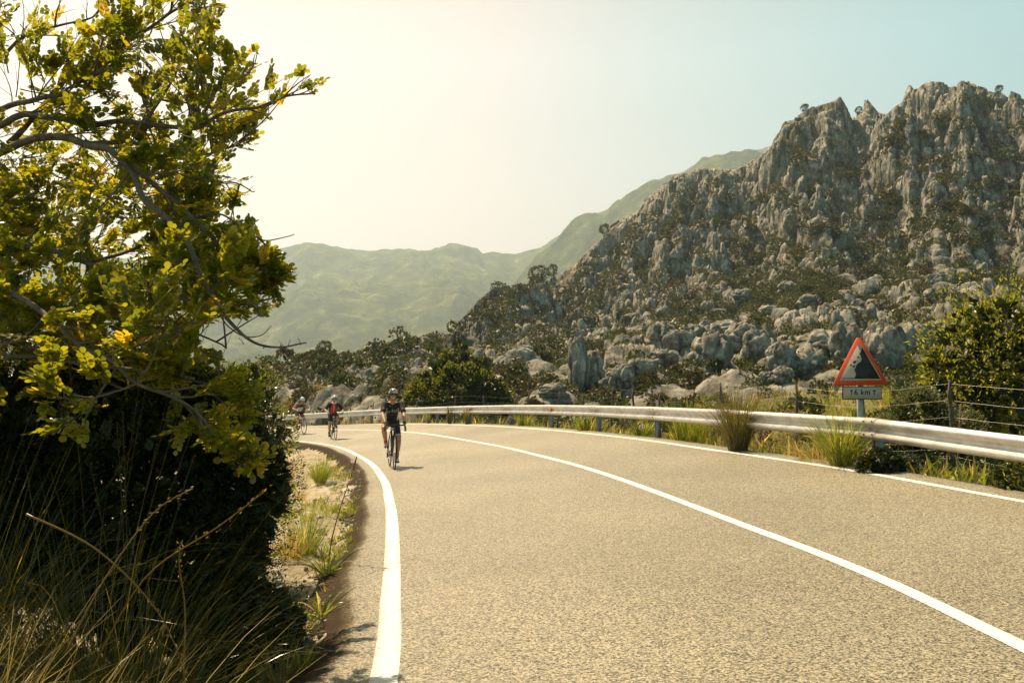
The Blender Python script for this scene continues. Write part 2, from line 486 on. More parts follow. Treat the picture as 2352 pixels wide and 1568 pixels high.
for j_, (o_, d_) in enumerate(((.34, .29), (.26, .20), (.19, .130), (.12, .075), (.06, .035))):
    q_ = V0[:, :1].copy(); w_ = o_ * (.65 + .7 * fbm(np.c_[sarc * 1.5, sarc * 0, sarc * 0], 3, 55)) + .05 * (vnoise(np.c_[sarc * 9, sarc * 0 + j_, sarc * 0], 57) - .5)
    q_[:, :, :2] -= nn[:, None] * w_[:, None, None]; q_[:, :, 2] -= d_ + (.05 * (vnoise(np.c_[sarc * 8, sarc * 0 + j_ * 1.3, sarc * 0], 58) - .5))[:, None]
    sks.append(q_)
sk = np.concatenate(sks, 1)                         # crumbling side
sk2 = V0[:, -1:].copy(); sk2[:, :, :2] += nn[:, None] * .05; sk2[:, :, 2] -= .12
V1 = np.concatenate([sk, V0, sk2], 1)
ea = np.concatenate([np.ones((len(sk), 5)), ea, np.ones((len(sk), 1)) * .6], 1)
me = mesh_np('road', V1.reshape(-1, 3), gridF(V1.shape[0], V1.shape[1])[:, ::-1], asphalt(), True, {'edge': ea.ravel()})
tag(obj('road', me), kind='structure')

PAINT = paint()
def line(name, curve, half, wear):
    P, a, b = ribbon(curve, np.linspace(-half, half, 5), .004, .15)
    w = (np.tile([1, .35, 0, .2, .8], a) * .15 + wear + .22 * (fbm(P * np.array([.8, .8, 0]), 3, 4) - .5))
    me = mesh_np(name, P, gridF(a, b)[:, ::-1], PAINT, True, {'wear': w})
    tag(obj(name, me), kind='structure')
line('edge_line', INN, .071, -.01)
cen = np.array([p[:2] + n * (w * .48) for p, n, w in zip(inn_s, nn, wd)])
k_ = 31; cen = np.stack([np.convolve(np.pad(cen[:, j], k_ // 2, 'edge'), np.ones(k_) / k_, 'valid') for j in (0, 1)], 1)
CEN = spl([(2.2, -10), (2.5, -4), (2.72, 0), (2.68, 4.86), (2.60, 7.0), (2.24, 9.6), (1.51, 14.18), (.78, 18.0), (-.12, 22.2), (-1.2, 26.24), (-2.69, 31.34), (-3.95, 34.6), (-5.75, 38.2), (-8.3, 41.8), (-11.5, 44.9), (-15.5, 48), (-21, 51), (-28, 54)])
line('centre_line', CEN, .062, -.04)
OUT = resample(RAIL, .5)
n_ = norm2(OUT)
off = np.interp(OUT[:, 1], [-5, 9, 12, 16, 20, 30, 60], [.5, .50, .42, .36, .36, .42, .5])
line('edge_line', np.c_[OUT[:, :2] - n_ * off[:, None], OUT[:, 2]], .06, -.03)

# ------------------------------------------------------------------ terrain
# skyline of the rocky hillside, traced from the photograph (x, y) with the distance of the ridge behind it
SKY = [(300, 870, 95), (420, 862, 95), (540, 845, 95), (600, 838, 98), (650, 834, 100), (690, 826, 100), (740, 808, 102), (790, 800, 105), (830, 795, 108), (880, 788, 112), (930, 780, 118), (1000, 772, 135), (1040, 757, 160), (1075, 724, 185), (1105, 690, 205), (1135, 668, 220), (1160, 662, 225), (1200, 665, 235), (1250, 652, 245), (1290, 635, 252), (1330, 606, 258), (1370, 566, 262), (1400, 527, 264), (1440, 497, 266), (1480, 462, 267), (1520, 430, 268), (1560, 402, 268), (1600, 392, 267), (1650, 385, 265), (1690, 392, 262), (1720, 380, 260), (1760, 355, 258), (1780, 325, 255), (1800, 290, 253), (1845, 268, 250), (1880, 248, 248), (1918, 238, 246), (1930, 228, 246), (1950, 258, 245), (1975, 246, 244), (1990, 232, 244), (2018, 266, 242), (2035, 270, 240), (2070, 242, 238), (2082, 212, 236), (2090, 200, 236), (2100, 214, 235), (2140, 194, 232), (2195, 200, 229), (2205, 184, 228), (2225, 180, 228), (2250, 194, 226), (2300, 204, 224), (2320, 214, 222), (2352, 228, 220), (2500, 250, 210), (2700, 300, 200), (3000, 420, 190)]
sa = []; se = []; sr = []
for x, y, Y in SKY:
    p = at(x, y, Y); sa.append(p[0] / Y); se.append((p[2] - CAMZ) / Y); sr.append(Y)
sa = np.array(sa); se = np.array(se); sr = np.array(sr)
def y0_of(a): return np.interp(a, [-.5, -.3, -.1, .1, 2], [70, 70, 50, 46, 40])
def frac_of(a, t):
    """share of the skyline height reached at the share t of the way to the ridge"""
    k = sst(-.10, .12, a)
    P_ = np.c_[a * 16, t * 1.5, a * 0]
    bt = (1 - 2 * np.abs(fbm(P_, 3, 901) - .5)) - .75 + .9 * (fbm(np.c_[a * 55, t * 4, a * 0], 3, 905) - .5)
    t = t + .085 * bt * sst(.45, .7, t) * (1 - sst(.93, 1.0, t)) * k
    f1 = np.interp(t, [0, .25, .45, .65, .85, 1.0, 1.15, 1.3], [0, .16, .34, .52, .82, 1.0, .86, .5])
    f2 = np.interp(t, [0, .15, .35, .60, .76, .85, .93, 1.0, 1.12, 1.3], [0, .06, .18, .34, .46, .66, .85, 1.0, .97, .6])
    return f1 * (1 - k) + f2 * k
def hill(a, t):
    rd = np.interp(a, sa, sr); e = np.interp(a, sa, se)
    y0 = y0_of(a)
    Y = y0 + (rd - y0) * t
    fa = np.interp(a, [-.5, -.28, -.1, .1, .3, .6], [.010, .012, .014, .018, .020, .020])
    return Y, CAMZ + Y * (fa + (e - fa) * frac_of(a, t))
def hill_z(X, Y):
    a = X / np.maximum(Y, 1.0)
    rd = np.interp(a, sa, sr); y0 = y0_of(a)
    t = np.clip((Y - y0) / (rd - y0), 0, 1.3)
    return hill(a, t)[1]

def ground_z(X, Y):
    q = np.stack([X, Y], 1)
    zr, din, dor = road_z(q)
    n1 = fbm(np.c_[X * .6, Y * .6, X * 0], 4, 21) - .5
    n2 = fbm(np.c_[X * 4, Y * 4, X * 0], 4, 31) - .5
    n3 = fbm(np.c_[X * 16, Y * 16, X * 0], 3, 41) - .5
    z = zr - .07
    dl = -din
    L = dl > 0
    dip = -.08 - .16 * sst(.25, .75, dl) - .10 * sst(.9, 1.6, dl) * sst(5, 9, Y) + .9 * sst(4, 14, dl) * sst(2, 12, Y)
    z = np.where(L, dip + (n1 * .30 * sst(.3, 1.5, dl) + n2 * .13 + n3 * .05) * sst(.15, .45, dl), z)
    O = dor > -.02
    zo = zr
    f, _, cid = voro(np.c_[X, Y, X * 0 + .5] * 1.1, 77)
    drop = zo - .05 - .40 * sst(.1, 1.6, dor) - .45 * sst(1.5, 6, dor) + n1 * .5 * sst(.3, 3, dor) + n2 * .12
    hz = hill_z(X, np.maximum(Y, 12)) + n1 * 1.2
    hz = np.where(Y < 60, hz - .6 * (1 - sst(30, 60, Y)), hz)
    k = sst(3, 26, dor)
    out = drop * (1 - k) + hz * k
    z = np.where(O, out, z)
    # far left beyond the inner verge the ground meets the hill too
    k2 = sst(52, 72, Y) * (dor <= .02)
    z = z * (1 - k2) + hz * k2
    return z

def ground_mat(name, soils, greens, rocks, sc=1.0):
    m = bpy.data.materials.new(name); m.use_nodes = True
    nt = m.node_tree; N = nt.nodes; L = nt.links; b = N['Principled BSDF']
    tc = N.new('ShaderNodeTexCoord')
    def noise(s, d=6, r=.6):
        n = N.new('ShaderNodeTexNoise'); n.inputs['Scale'].default_value = s; n.inputs['Detail'].default_value = d; n.inputs['Roughness'].default_value = r
        L.new(tc.outputs['Object'], n.inputs['Vector']); return n.outputs[0]
    def ramp(s, a, b_, lo=.35, hi=.65):
        c = N.new('ShaderNodeValToRGB'); e = c.color_ramp.elements
        e[0].position = lo; e[1].position = hi; e[0].color = (*a, 1); e[1].color = (*b_, 1); L.new(s, c.inputs[0]); return c.outputs[0]
    soil = ramp(noise(9 * sc), *soils); green = ramp(noise(14 * sc), *greens)
    at_ = N.new('ShaderNodeAttribute'); at_.attribute_name = 'green'
    mx = N.new('ShaderNodeMix'); mx.data_type = 'RGBA'; L.new(at_.outputs['Fac'], mx.inputs[0]); L.new(soil, mx.inputs[6]); L.new(green, mx.inputs[7])
    rock = ramp(noise(3 * sc, 10, .7), *rocks)
    ar = N.new('ShaderNodeAttribute'); ar.attribute_name = 'rock'
    m2 = N.new('ShaderNodeMix'); m2.data_type = 'RGBA'; L.new(ar.outputs['Fac'], m2.inputs[0]); L.new(mx.outputs[2], m2.inputs[6]); L.new(rock, m2.inputs[7])
    L.new(m2.outputs[2], b.inputs['Base Color']); b.inputs['Roughness'].default_value = .95; b.inputs['Specular IOR Level'].default_value = .1
    bp = N.new('ShaderNodeBump'); bp.inputs['Strength'].default_value = .9; bp.inputs['Distance'].default_value = .02 / sc
    L.new(noise(26 * sc, 8, .7), bp.inputs['Height']); L.new(bp.outputs[0], b.inputs['Normal'])
    return m
GM = ground_mat('dry_ground', ((.27, .22, .14), (.47, .41, .29)), ((.07, .075, .02), (.17, .16, .05)), ((.34, .31, .26), (.52, .48, .40)))
# the near ground
ra = np.r_[np.linspace(-.95, -.46, 60)[:-1], np.linspace(-.46, -.02, 330), np.linspace(-.02, 1.0, 190)[1:]]
rY = 1.6 * (85 / 1.6) ** (np.arange(430) / 429.)
A, YY = np.meshgrid(ra, rY)
X = (A * YY).ravel(); Yv = YY.ravel()
Z = ground_z(X, Yv)
_, din, dor = road_z(np.stack([X, Yv], 1))
g = sst(.46, .62, fbm(np.c_[X * .9, Yv * .9, X * 0], 4, 51)) * .8
g = np.where(dor > 0, .8 + .2 * g, g * .8 * sst(.3, .8, -din))
g = np.where(din < 0, g * .55, g)
f1, f2, cid = voro(np.c_[X * 2.4, Yv * 2.4, X * 0], 61)
st = ((cid > .80) & (din < -.5)) * np.clip(1 - (f1 / .33) ** 2, 0, 1) ** .5 * np.exp(-np.maximum(Yv - 14, 0) / 8)
Z = Z + st * .07
f1, f2, cid = voro(np.c_[X * 9, Yv * 9, X * 0], 62)
st2 = ((cid > .72) & (din < -.45)) * np.clip(1 - (f1 / .36) ** 2, 0, 1) ** .5 * (Yv < 14)
Z = Z + st2 * .022
rk = np.clip(np.maximum(st, st2) * 3, 0, 1)
me = mesh_np('ground', np.c_[X, Yv, Z], gridF(len(rY), len(ra)), GM, True, {'green': g, 'rock': rk})
tag(obj('ground', me), kind='structure')
# coarse ground round and behind the camera
gx = np.linspace(-70, 70, 90); gy = np.linspace(-50, 1.62, 40)
A, YY = np.meshgrid(gx, gy); X = A.ravel(); Yv = YY.ravel()
q_ = np.stack([X, Yv], 1); zr_, di_, do_ = road_z(q_)
Z = np.where(do_ > 0, zr_ - .1 - .12 * np.minimum(do_, 8), np.where(di_ < 0, -.12 + .08 * np.minimum(-di_, 20) * sst(1, 8, -di_), zr_ - .12))
me = mesh_np('ground', np.c_[X, Yv, Z], gridF(40, 90), GM, True, {'green': np.full(len(X), .6), 'rock': np.zeros(len(X))})
tag(obj('ground', me), kind='structure')

# the rocky hillside
HC, HR = 1150, 640
ha = np.linspace(-.36, .66, HC)
ht = np.r_[np.linspace(-.02, .58, 260)[:-1], np.linspace(.58, 1.02, 330), np.linspace(1.02, 1.3, 52)[1:]]
HR = len(ht)
A, T = np.meshgrid(ha, ht)
a_ = A.ravel(); t_ = T.ravel()
Yh, Zh = hill(a_, t_)
Xh = a_ * Yh
big = fbm(np.c_[Xh / 34, Yh / 34, Zh / 34], 3, 71) - .5
P0 = np.c_[Xh, Yh, Zh + big * 7 * sst(0, .3, t_) * (1 - .6 * sst(.85, 1, t_))].reshape(HR, HC, 3)
du = np.gradient(P0, axis=1); dv = np.gradient(P0, axis=0)
NN = np.cross(du, dv); NN /= np.linalg.norm(NN, axis=2)[..., None] + 1e-9
P0 = P0.reshape(-1, 3); NN = NN.reshape(-1, 3)
leftA = 1 - sst(-.10, .02, a_)
cliff = np.maximum(sst(.52, .72, t_ + (fbm(np.c_[Xh / 26, Yh / 50, Xh * 0], 3, 81) - .5) * .35), leftA * sst(.05, .3, t_))
# shrub-covered shelf low on the far right
cliff = cliff * (1 - sst(.42, .55, a_) * (1 - sst(.66, .74, t_)))
W = P0 + 2.2 * np.stack([fbm(P0 / 6, 3, 90 + i) - .5 for i in range(3)], 1)
U_ = W[:, 0] + .35 * W[:, 1]
cc = lambda a, b, c: np.c_[U_ / a, W[:, 1] / b, W[:, 2] / c]
f1, f2, c1 = voro(cc(9.5, 60, 30), 101)
b1 = np.clip(1 - (f1 / .72) ** 2, 0, 1) ** .5 * (.35 + .65 * c1)
g1, g2, c2 = voro(cc(3.7, 26, 12), 111)
m1, m2_, c6 = voro(cc(1.5, 9, 4.5), 145)
b6 = np.clip(1 - (m1 / .66) ** 2, 0, 1) ** .5 * (.3 + .7 * c6)
b2 = np.clip(1 - (g1 / .68) ** 2, 0, 1) ** .5 * (.3 + .7 * c2)
h1, h2, c3 = voro(W * np.array([1 / 3.6, 1 / 4.2, 1 / 3.2]), 121)
rm = sst(.31, .39, fbm(np.c_[Xh / 17, Yh / 24, Xh * 0], 3, 131) + .22 * (cliff) + .05 * sst(-.12, .1, -np.abs(a_ - .16)) - .03)
b3 = np.clip(1 - (h1 / .60) ** 2, 0, 1) ** .5 * (.25 + .75 * c3) * (c3 > .22)
i1, i2, c4 = voro(W * np.array([1 / 1.3, 1 / 1.6, 1 / 1.9]), 141)
b4 = np.clip(1 - (i1 / .62) ** 2, 0, 1) ** .5 * (.3 + .7 * c4)
fl = np.abs(vnoise(np.c_[(W[:, 0] + .4 * W[:, 1]) * 1.15, W[:, 1] * .25, W[:, 2] * .16], 151) - .5) * 2
fl2 = np.abs(vnoise(np.c_[(W[:, 0] + .4 * W[:, 1]) * 2.6, W[:, 1] * .5, W[:, 2] * .34], 161) - .5) * 2
tal = 1 - cliff
near_s = np.clip(Yh / 150, .45, 1.25)
# karst towers: steep sided columns of rock standing on the slope, each cut by gullies
Wx = P0[:, 0] + 2.4 * (fbm(P0 / 8, 3, 610) - .5) * 2; Wy = P0[:, 1] + 2.4 * (fbm(P0 / 8, 3, 620) - .5) * 2
def tower(sx, sy, seed, edge=.16, rnd=.55):
    a1, a2, c = voro(np.c_[Wx / sx, Wy / sy, Wx * 0 + .5], seed)
    g = np.clip((a2 - a1) / edge, 0, 1) ** .55
    return g * (1 - rnd * np.clip(a1, 0, 1) ** 2), c, a2 - a1
T1, k1_, e1_ = tower(13, 15, 630, .22)
T2, k2_, e2_ = tower(5.2, 6.5, 640)
T3, k3_, e3_ = tower(2.1, 2.8, 650)
T4, k4_, e4_ = tower(.95, 1.3, 660)
tow = T1 * (1 + 5.0 * k1_ ** 1.5) * near_s + T2 * (.8 + 5.2 * k2_ ** 1.4) * near_s + T3 * (.5 + 2.2 * k3_) * near_s ** .5 + T4 * (.15 + .75 * k4_)
fade = sst(.0, .05, t_)
towc = cliff * (1 - .35 * leftA) * (1 - .5 * sst(1.0, 1.1, t_))
spire = tal * sst(.55, .62, fbm(np.c_[Xh / 11, Yh / 13, Xh * 0], 3, 671)) * rm * (1 - leftA)
D = fade * (tal * rm * (2.0 * b3 + .55 * b4) + .35 * cliff * b4 + .45 * (fbm(W / 1.5, 3, 171) - .5))
PH = P0 + NN * np.array([1, .5, 1]) * D[:, None]
PH[:, 2] += fade * (towc * (tow - 4.6 - 3.2 * sst(.70, 1.0, t_)) + spire * (T3 * (.4 + 1.8 * k3_) + T4 * (.1 + .5 * k4_)))
wob = (np.stack([fbm(np.c_[PH[:, 0] * .8, PH[:, 1] * .8, PH[:, 2] * 1.1], 3, 680 + i) for i in range(2)], 1) - .5) * 1.1
PH[:, :2] += wob * (cliff * fade)[:, None]
ev_ = (PH[:, 2] - CAMZ) / PH[:, 1]; a2_ = PH[:, 0] / PH[:, 1]
el_ = np.interp(a2_, sa, se) * (1 - .0 * leftA) + (.010 * (k2_ - .75) + .004 * (k3_ - .6)) * sst(60, 200, PH[:, 1])
ex_ = np.maximum(ev_ - el_, 0)
PH[:, 2] -= PH[:, 1] * ex_ * .93
crest = sst(.93, 1.0, t_) * (1 - sst(1.0, 1.12, t_))
c5 = .35; f5 = 0
gapv = sst(.06, .0, e2_) if False else 1 - sst(.0, .10, e2_)
rock = np.clip(cliff * (1 - .85 * gapv * (k1_ > .35)) + tal * rm * sst(.16, .34, b3 + .25 * b4), 0, 1)
ledge = sst(.50, .62, fbm(W / 9, 3, 191)) * (k2_ < .45)
rock = rock * (1 - .7 * ledge * cliff)
green = fbm(np.c_[Xh / 7, Yh / 9, Xh * 0], 3, 201)
lo_ = t_ < .22
gz_ = ground_z(Xh[lo_], Yh[lo_]) - .12 + np.clip(D[lo_], 0, 3) * .8
k_ = sst(.01, .20, t_[lo_])
PH[lo_, 2] = gz_ * (1 - k_) + PH[lo_, 2] * k_
def rock_mat(name, hm=True, sc=1.0):
    m = bpy.data.materials.new(name); m.use_nodes = True
    nt = m.node_tree; N = nt.nodes; L = nt.links; b = N['Principled BSDF']
    tc = N.new('ShaderNodeTexCoord')
    mp = N.new('ShaderNodeMapping'); mp.inputs['Scale'].default_value = (1, 1, .28); L.new(tc.outputs['Object'], mp.inputs['Vector'])
    def noise(s, d=8, r=.65, v=None):
        n = N.new('ShaderNodeTexNoise'); n.inputs['Scale'].default_value = s; n.inputs['Detail'].default_value = d; n.inputs['Roughness'].default_value = r
        L.new(v or tc.outputs['Object'], n.inputs['Vector']); return n.outputs[0]
    def ramp(s, cols):
        c = N.new('ShaderNodeValToRGB'); e = c.color_ramp.elements
        e[0].position = cols[0][0]; e[0].color = (*cols[0][1], 1); e[1].position = cols[-1][0]; e[1].color = (*cols[-1][1], 1)
        for p, k in cols[1:-1]:
            x = e.new(p); x.color = (*k, 1)
        L.new(s, c.inputs[0]); return c.outputs[0]
    rk = ramp(noise(.55 * sc, 10, .72), [(.30, (.055, .060, .052)), (.47, (.215, .202, .165)), (.67, (.56, .52, .42))])
    stn = ramp(noise(1.1 * sc, 8, .7, mp.outputs[0]), [(.34, (.45, .45, .46)), (.55, (1.0, 1.0, 1.0)), (.8, (1.15, 1.1, 1.0))])
    mu = N.new('ShaderNodeMix'); mu.data_type = 'RGBA'; mu.blend_type = 'MULTIPLY'; mu.inputs[0].default_value = 1
    L.new(rk, mu.inputs[6]); L.new(stn, mu.inputs[7]); col = mu.outputs[2]
    if hm:
        ga = N.new('ShaderNodeAttribute'); ga.attribute_name = 'green'
        gr = ramp(noise(.9, 8, .8), [(.35, (.030, .030, .010)), (.52, (.075, .070, .022)), (.7, (.17, .145, .055))])
        ar = N.new('ShaderNodeAttribute'); ar.attribute_name = 'rock'
        m2 = N.new('ShaderNodeMix'); m2.data_type = 'RGBA'; L.new(ar.outputs['Fac'], m2.inputs[0]); L.new(gr, m2.inputs[6]); L.new(col, m2.inputs[7]); col = m2.outputs[2]
    L.new(col, b.inputs['Base Color']); b.inputs['Roughness'].default_value = .95; b.inputs['Specular IOR Level'].default_value = .15
    bp = N.new('ShaderNodeBump'); bp.inputs['Strength'].default_value = 1.0; bp.inputs['Distance'].default_value = .30 / sc
    L.new(noise(1.8 * sc, 10, .75, mp.outputs[0]), bp.inputs['Height']); L.new(bp.outputs[0], b.inputs['Normal'])
    return m
M['rockface'] = rock_mat('limestone_and_scrub')
M['boulder'] = rock_mat('limestone', False, 2.2)
me = mesh_np('hillside', PH, gridF(HR, HC), M['rockface'], True, {'rock': rock, 'green': green})
tag(obj('hillside', me), kind='structure')
HILLP = PH.reshape(HR, HC, 3); HROCK = rock.reshape(HR, HC); HT = t_.reshape(HR, HC); HCL = cliff.reshape(HR, HC)

# ------------------------------------------------------------------ the far mountains
MS = 2.4
def mountains(name, sky, y_base, Yb, step, seed, prof):
    pts = np.array([[*at(x, y, Y)] for x, y, Y in sky])
    pa = pts[:, 0] / pts[:, 1]; pe = (pts[:, 2] - CAMZ) / pts[:, 1]; pr = pts[:, 1]
    a = np.arange(pa[0], pa[-1], step)
    t = np.r_[np.linspace(0, 1, 300), np.linspace(1.004, 1.25, 30)]
    A, T = np.meshgrid(a, t); A = A.ravel(); T = T.ravel()
    rd = np.interp(A, pa, pr) * MS; Yb = Yb * MS; e = np.interp(A, pa, pe)
    Y = Yb + (rd - Yb) * T
    f = np.interp(T, *prof)
    eb = y_base
    Z = CAMZ + Y * (eb + (e - eb) * f)
    X = A * Y
    w = np.c_[X, Y, Z] / MS
    cr = 1 - .85 * np.exp(-((T - 1) / .05) ** 2)
    n = fbm(w / 190, 5, seed) - .5; r = 1 - 2 * np.abs(fbm(np.c_[X / 150, Y / 300, X * 0] / MS, 4, seed + 5) - .5)
    f1, f2, c = voro(w / np.array([38, 38, 75]), seed + 11)
    Z = Z + MS * (cr * (n * 52 + (r - .8) * 38) * sst(0, .2, T) + (np.clip(1 - (f1 / .7) ** 2, 0, 1) ** .5) * 10 * c * (.2 + .8 * cr) + (fbm(w / 14, 4, seed + 20) - .5) * 8 - 11 * np.abs(fbm(np.c_[w[:, 0] / 42, w[:, 1] / 120, w[:, 0] * 0], 4, seed + 30) - .5) * 2 * (.3 + .7 * cr))
    return np.c_[X, Y, Z], len(t), len(a), f, n
MT = bpy.data.materials.new('distant_slope'); MT.use_nodes = True
nt = MT.node_tree; N = nt.nodes; L = nt.links; b = N['Principled BSDF']
tc = N.new('ShaderNodeTexCoord'); n = N.new('ShaderNodeTexNoise'); n.inputs['Scale'].default_value = .016; n.inputs['Detail'].default_value = 12; n.inputs['Roughness'].default_value = .72
L.new(tc.outputs['Object'], n.inputs['Vector'])
cr = N.new('ShaderNodeValToRGB'); e = cr.color_ramp.elements
e[0].position = .36; e[0].color = (.020, .030, .010, 1); e[1].position = .70; e[1].color = (.36, .33, .24, 1)
x = e.new(.50); x.color = (.065, .080, .020, 1); x = e.new(.60); x.color = (.16, .17, .05, 1)
L.new(n.outputs[0], cr.inputs[0]); L.new(cr.outputs[0], b.inputs['Base Color']); b.inputs['Roughness'].default_value = 1
b.inputs['Specular IOR Level'].default_value = 0
bp = N.new('ShaderNodeBump'); bp.inputs['Strength'].default_value = .8; bp.inputs['Distance'].default_value = 14
L.new(n.outputs[0], bp.inputs['Height']); L.new(bp.outputs[0], b.inputs['Normal'])
SK2 = [(-200, 600, 1350), (200, 590, 1350), (420, 580, 1350), (560, 578, 1350), (630, 574, 1350), (670, 566, 1350), (700, 558, 1350), (735, 562, 1350), (780, 572, 1360), (830, 577, 1370), (880, 575, 1380), (910, 573, 1380), (960, 576, 1380), (990, 572, 1380), (1030, 562, 1380), (1065, 565, 1380), (1098, 571, 1380), (1110, 580, 1380), (1180, 581, 1380), (1240, 570, 1370), (1290, 535, 1340), (1400, 470, 1330), (1600, 380, 1320), (1900, 300, 1300)]
V, r_, c_, f_, n_2 = mountains('far', SK2, -.015, 420, .0017, 301, ([0, .15, .35, .47, .62, .80, 1.0, 1.25], [0, .12, .28, .40, .68, .84, 1.0, .6]))
tag(obj('mountain_range', mesh_np('mountain_range', V, gridF(r_, c_), MT, True)), kind='structure')
SK3 = [(1060, 800, 900), (1180, 640, 920), (1230, 585, 930), (1265, 556, 930), (1290, 530, 925), (1320, 502, 920), (1345, 488, 915), (1385, 482, 910), (1400, 470, 905), (1440, 438, 900), (1480, 416, 895), (1530, 403, 890), (1560, 398, 885), (1590, 385, 880), (1615, 365, 875), (1640, 358, 870), (1670, 351, 868), (1740, 350, 860), (1800, 362, 850), (1950, 400, 830), (2200, 480, 800)]
V, r_, c_, f_, n_2 = mountains('near', SK3, -.01, 380, .0010, 351, ([0, .2, .45, .6, .75, .9, 1.0, 1.25], [0, .2, .42, .55, .66, .86, 1.0, .7]))
tag(obj('mountain_peak', mesh_np('mountain_peak', V, gridF(r_, c_), MT, True)), kind='structure')
gx = np.linspace(-3500, 3500, 60); gy = np.linspace(-300, 4200, 50)
A, YY = np.meshgrid(gx, gy); Z = -14 - 20 * fbm(np.c_[A.ravel() / 300, YY.ravel() / 300, A.ravel() * 0], 3, 5)
tag(obj('valley_floor', mesh_np('valley_floor', np.c_[A.ravel(), YY.ravel(), Z], gridF(50, 60), MT, True)), kind='structure')

# ------------------------------------------------------------------ the haze
hz = MB().box((0, 2050, 420), (8200, 5100, 920))
HZ = bpy.data.materials.new('haze'); HZ.use_nodes = True
nt = HZ.node_tree
for k in list(nt.nodes): nt.nodes.remove(k)
o_ = nt.nodes.new('ShaderNodeOutputMaterial'); v_ = nt.nodes.new('ShaderNodeVolumePrincipled')
v_.inputs['Color'].default_value = (.72, .93, .97, 1); v_.inputs['Density'].default_value = .00024; v_.inputs['Anisotropy'].default_value = .45
nt.links.new(v_.outputs[0], o_.inputs['Volume'])
tag(hz.build('haze', HZ), kind='stuff')

# ------------------------------------------------------------------ guard rail
def ngrid(name, P, mat_, parent, thick=0.0):
    pass
W_PROF = [(0, 0), (.038, -.012), (.078, -.040), (.083, -.062), (.078, -.085), (.020, -.135), (.012, -.155), (.020, -.175), (.078, -.225), (.083, -.248), (.078, -.27), (.038, -.298), (0, -.31)]
gr = empty('guard_rail', (RP[5][0], RP[5][1], RP[5][2]), 'galvanised steel guard rail with a double ridged beam on short posts along the outer bend', 'guard rail')
O_ = np.array([RP[5][0], RP[5][1], RP[5][2]])
rp = np.array(RP)
tg = np.gradient(rp[:, :2], axis=0); tg /= np.linalg.norm(tg, axis=1)[:, None]
rn = np.c_[tg[:, 1], -tg[:, 0]]                                       # away from the road
for i in range(len(rp) - 1):
    p, q = rp[i], rp[i + 1]
    d = (q - p)[:2]; Ls = np.linalg.norm(d); d /= Ls
    ns = 7
    V = []
    for k in range(ns):
        t = (k / (ns - 1)) * (1 + .26 / Ls) - .13 / Ls
        lift = .004 if k == 0 else 0.0
        for side in (0, 1):
            for u, z in W_PROF:
                tn = rn[i] * (1 - t) + rn[i + 1] * t
                uu = u - side * .0035 + lift + .002 * (i % 2)
                V.append([*(p[:2] + (q - p)[:2] * t - tn * uu), p[3] + (q[3] - p[3]) * t + z])
    V = np.array(V) - O_; m_ = len(W_PROF)
    F = []
    for k in range(ns - 1):
        for side in (0, 1):
            for j in range(m_ - 1):
                a0 = k * 2 * m_ + side * m_ + j; b0 = a0 + 2 * m_
                F.append([a0, b0, b0 + 1, a0 + 1] if side else [a0, a0 + 1, b0 + 1, b0])
        for j in (0, m_ - 1):
            a0 = k * 2 * m_ + j; F.append([a0, a0 + m_, a0 + 3 * m_, a0 + 2 * m_])
    for k in (0, ns - 1):
        for j in range(m_ - 1):
            a0 = k * 2 * m_ + j; F.append([a0, a0 + 1, a0 + 1 + m_, a0 + m_])
    obj('beam', mesh_np('beam', V, np.array(F), M['steel'], True), gr)
for i in range(2, len(rp) - 1):
    p = rp[i]; n = np.array([*rn[i], 0]); t = np.array([*tg[i], 0])
    mb = MB(); top = p[3] - .035; bot = p[2] - .35
    h = top - bot; c = np.array([p[0], p[1], (top + bot) / 2]) + n * .075 - O_
    Mx = np.stack([n, t, [0, 0, 1]], 1)
    mb.box(c + t * .052, (.11, .006, h), Mx); mb.box(c - t * .0, (.006, .10, h), Mx) if False else mb.box(c + n * .05, (.006, .098, h), Mx)
    mb.box(c - t * .052, (.11, .006, h), Mx)
    mb.box(c - n * .052 + t * .035, (.006, .03, h), Mx); mb.box(c - n * .052 - t * .035, (.006, .03, h), Mx)
    obj('post', mesh_np('post', *mb.arr(), M['post_steel']), gr)
    if 3 < i < 10:
        for zz_, uu, s_ in ((-.045, .082, -.09), (-.045, .082, .09), (-.155, .014, .03), (-.23, .082, -.09), (-.23, .082, .09)):
            mb = MB().ell(np.array([p[0], p[1], p[3] + zz_]) - n * (uu + .006) + t * s_ - O_, (.016, .016, .011), nu=8, nv=5)
            obj('bolt', mesh_np('bolt', *mb.arr(), M['bolt'], True), gr)
    if i in (9, 11, 13):
        mb = MB(); c = np.array([p[0], p[1], p[3] - .155]) - n * .05 - t * .30 - O_
        a = n * -1
        mb.add(np.array([c + t * x + a * y + np.array([0, 0, z]) for z, x, y in ((-.055, 0, .035), (-.085, 0, -.03), (.085, 0, -.03), (.055, 0, .035))] + [c + t * .06 + a * y + np.array([0, 0, z]) for z, y in ((-.055, .035), (-.085, -.03), (.085, -.03), (.055, .035))]),
               np.array([[0, 1, 2, 3], [7, 6, 5, 4], [0, 4, 5, 1], [1, 5, 6, 2], [2, 6, 7, 3], [3, 7, 4, 0]]))
        obj('reflector', mesh_np('reflector', *mb.arr(), M['orange_reflector']), gr)

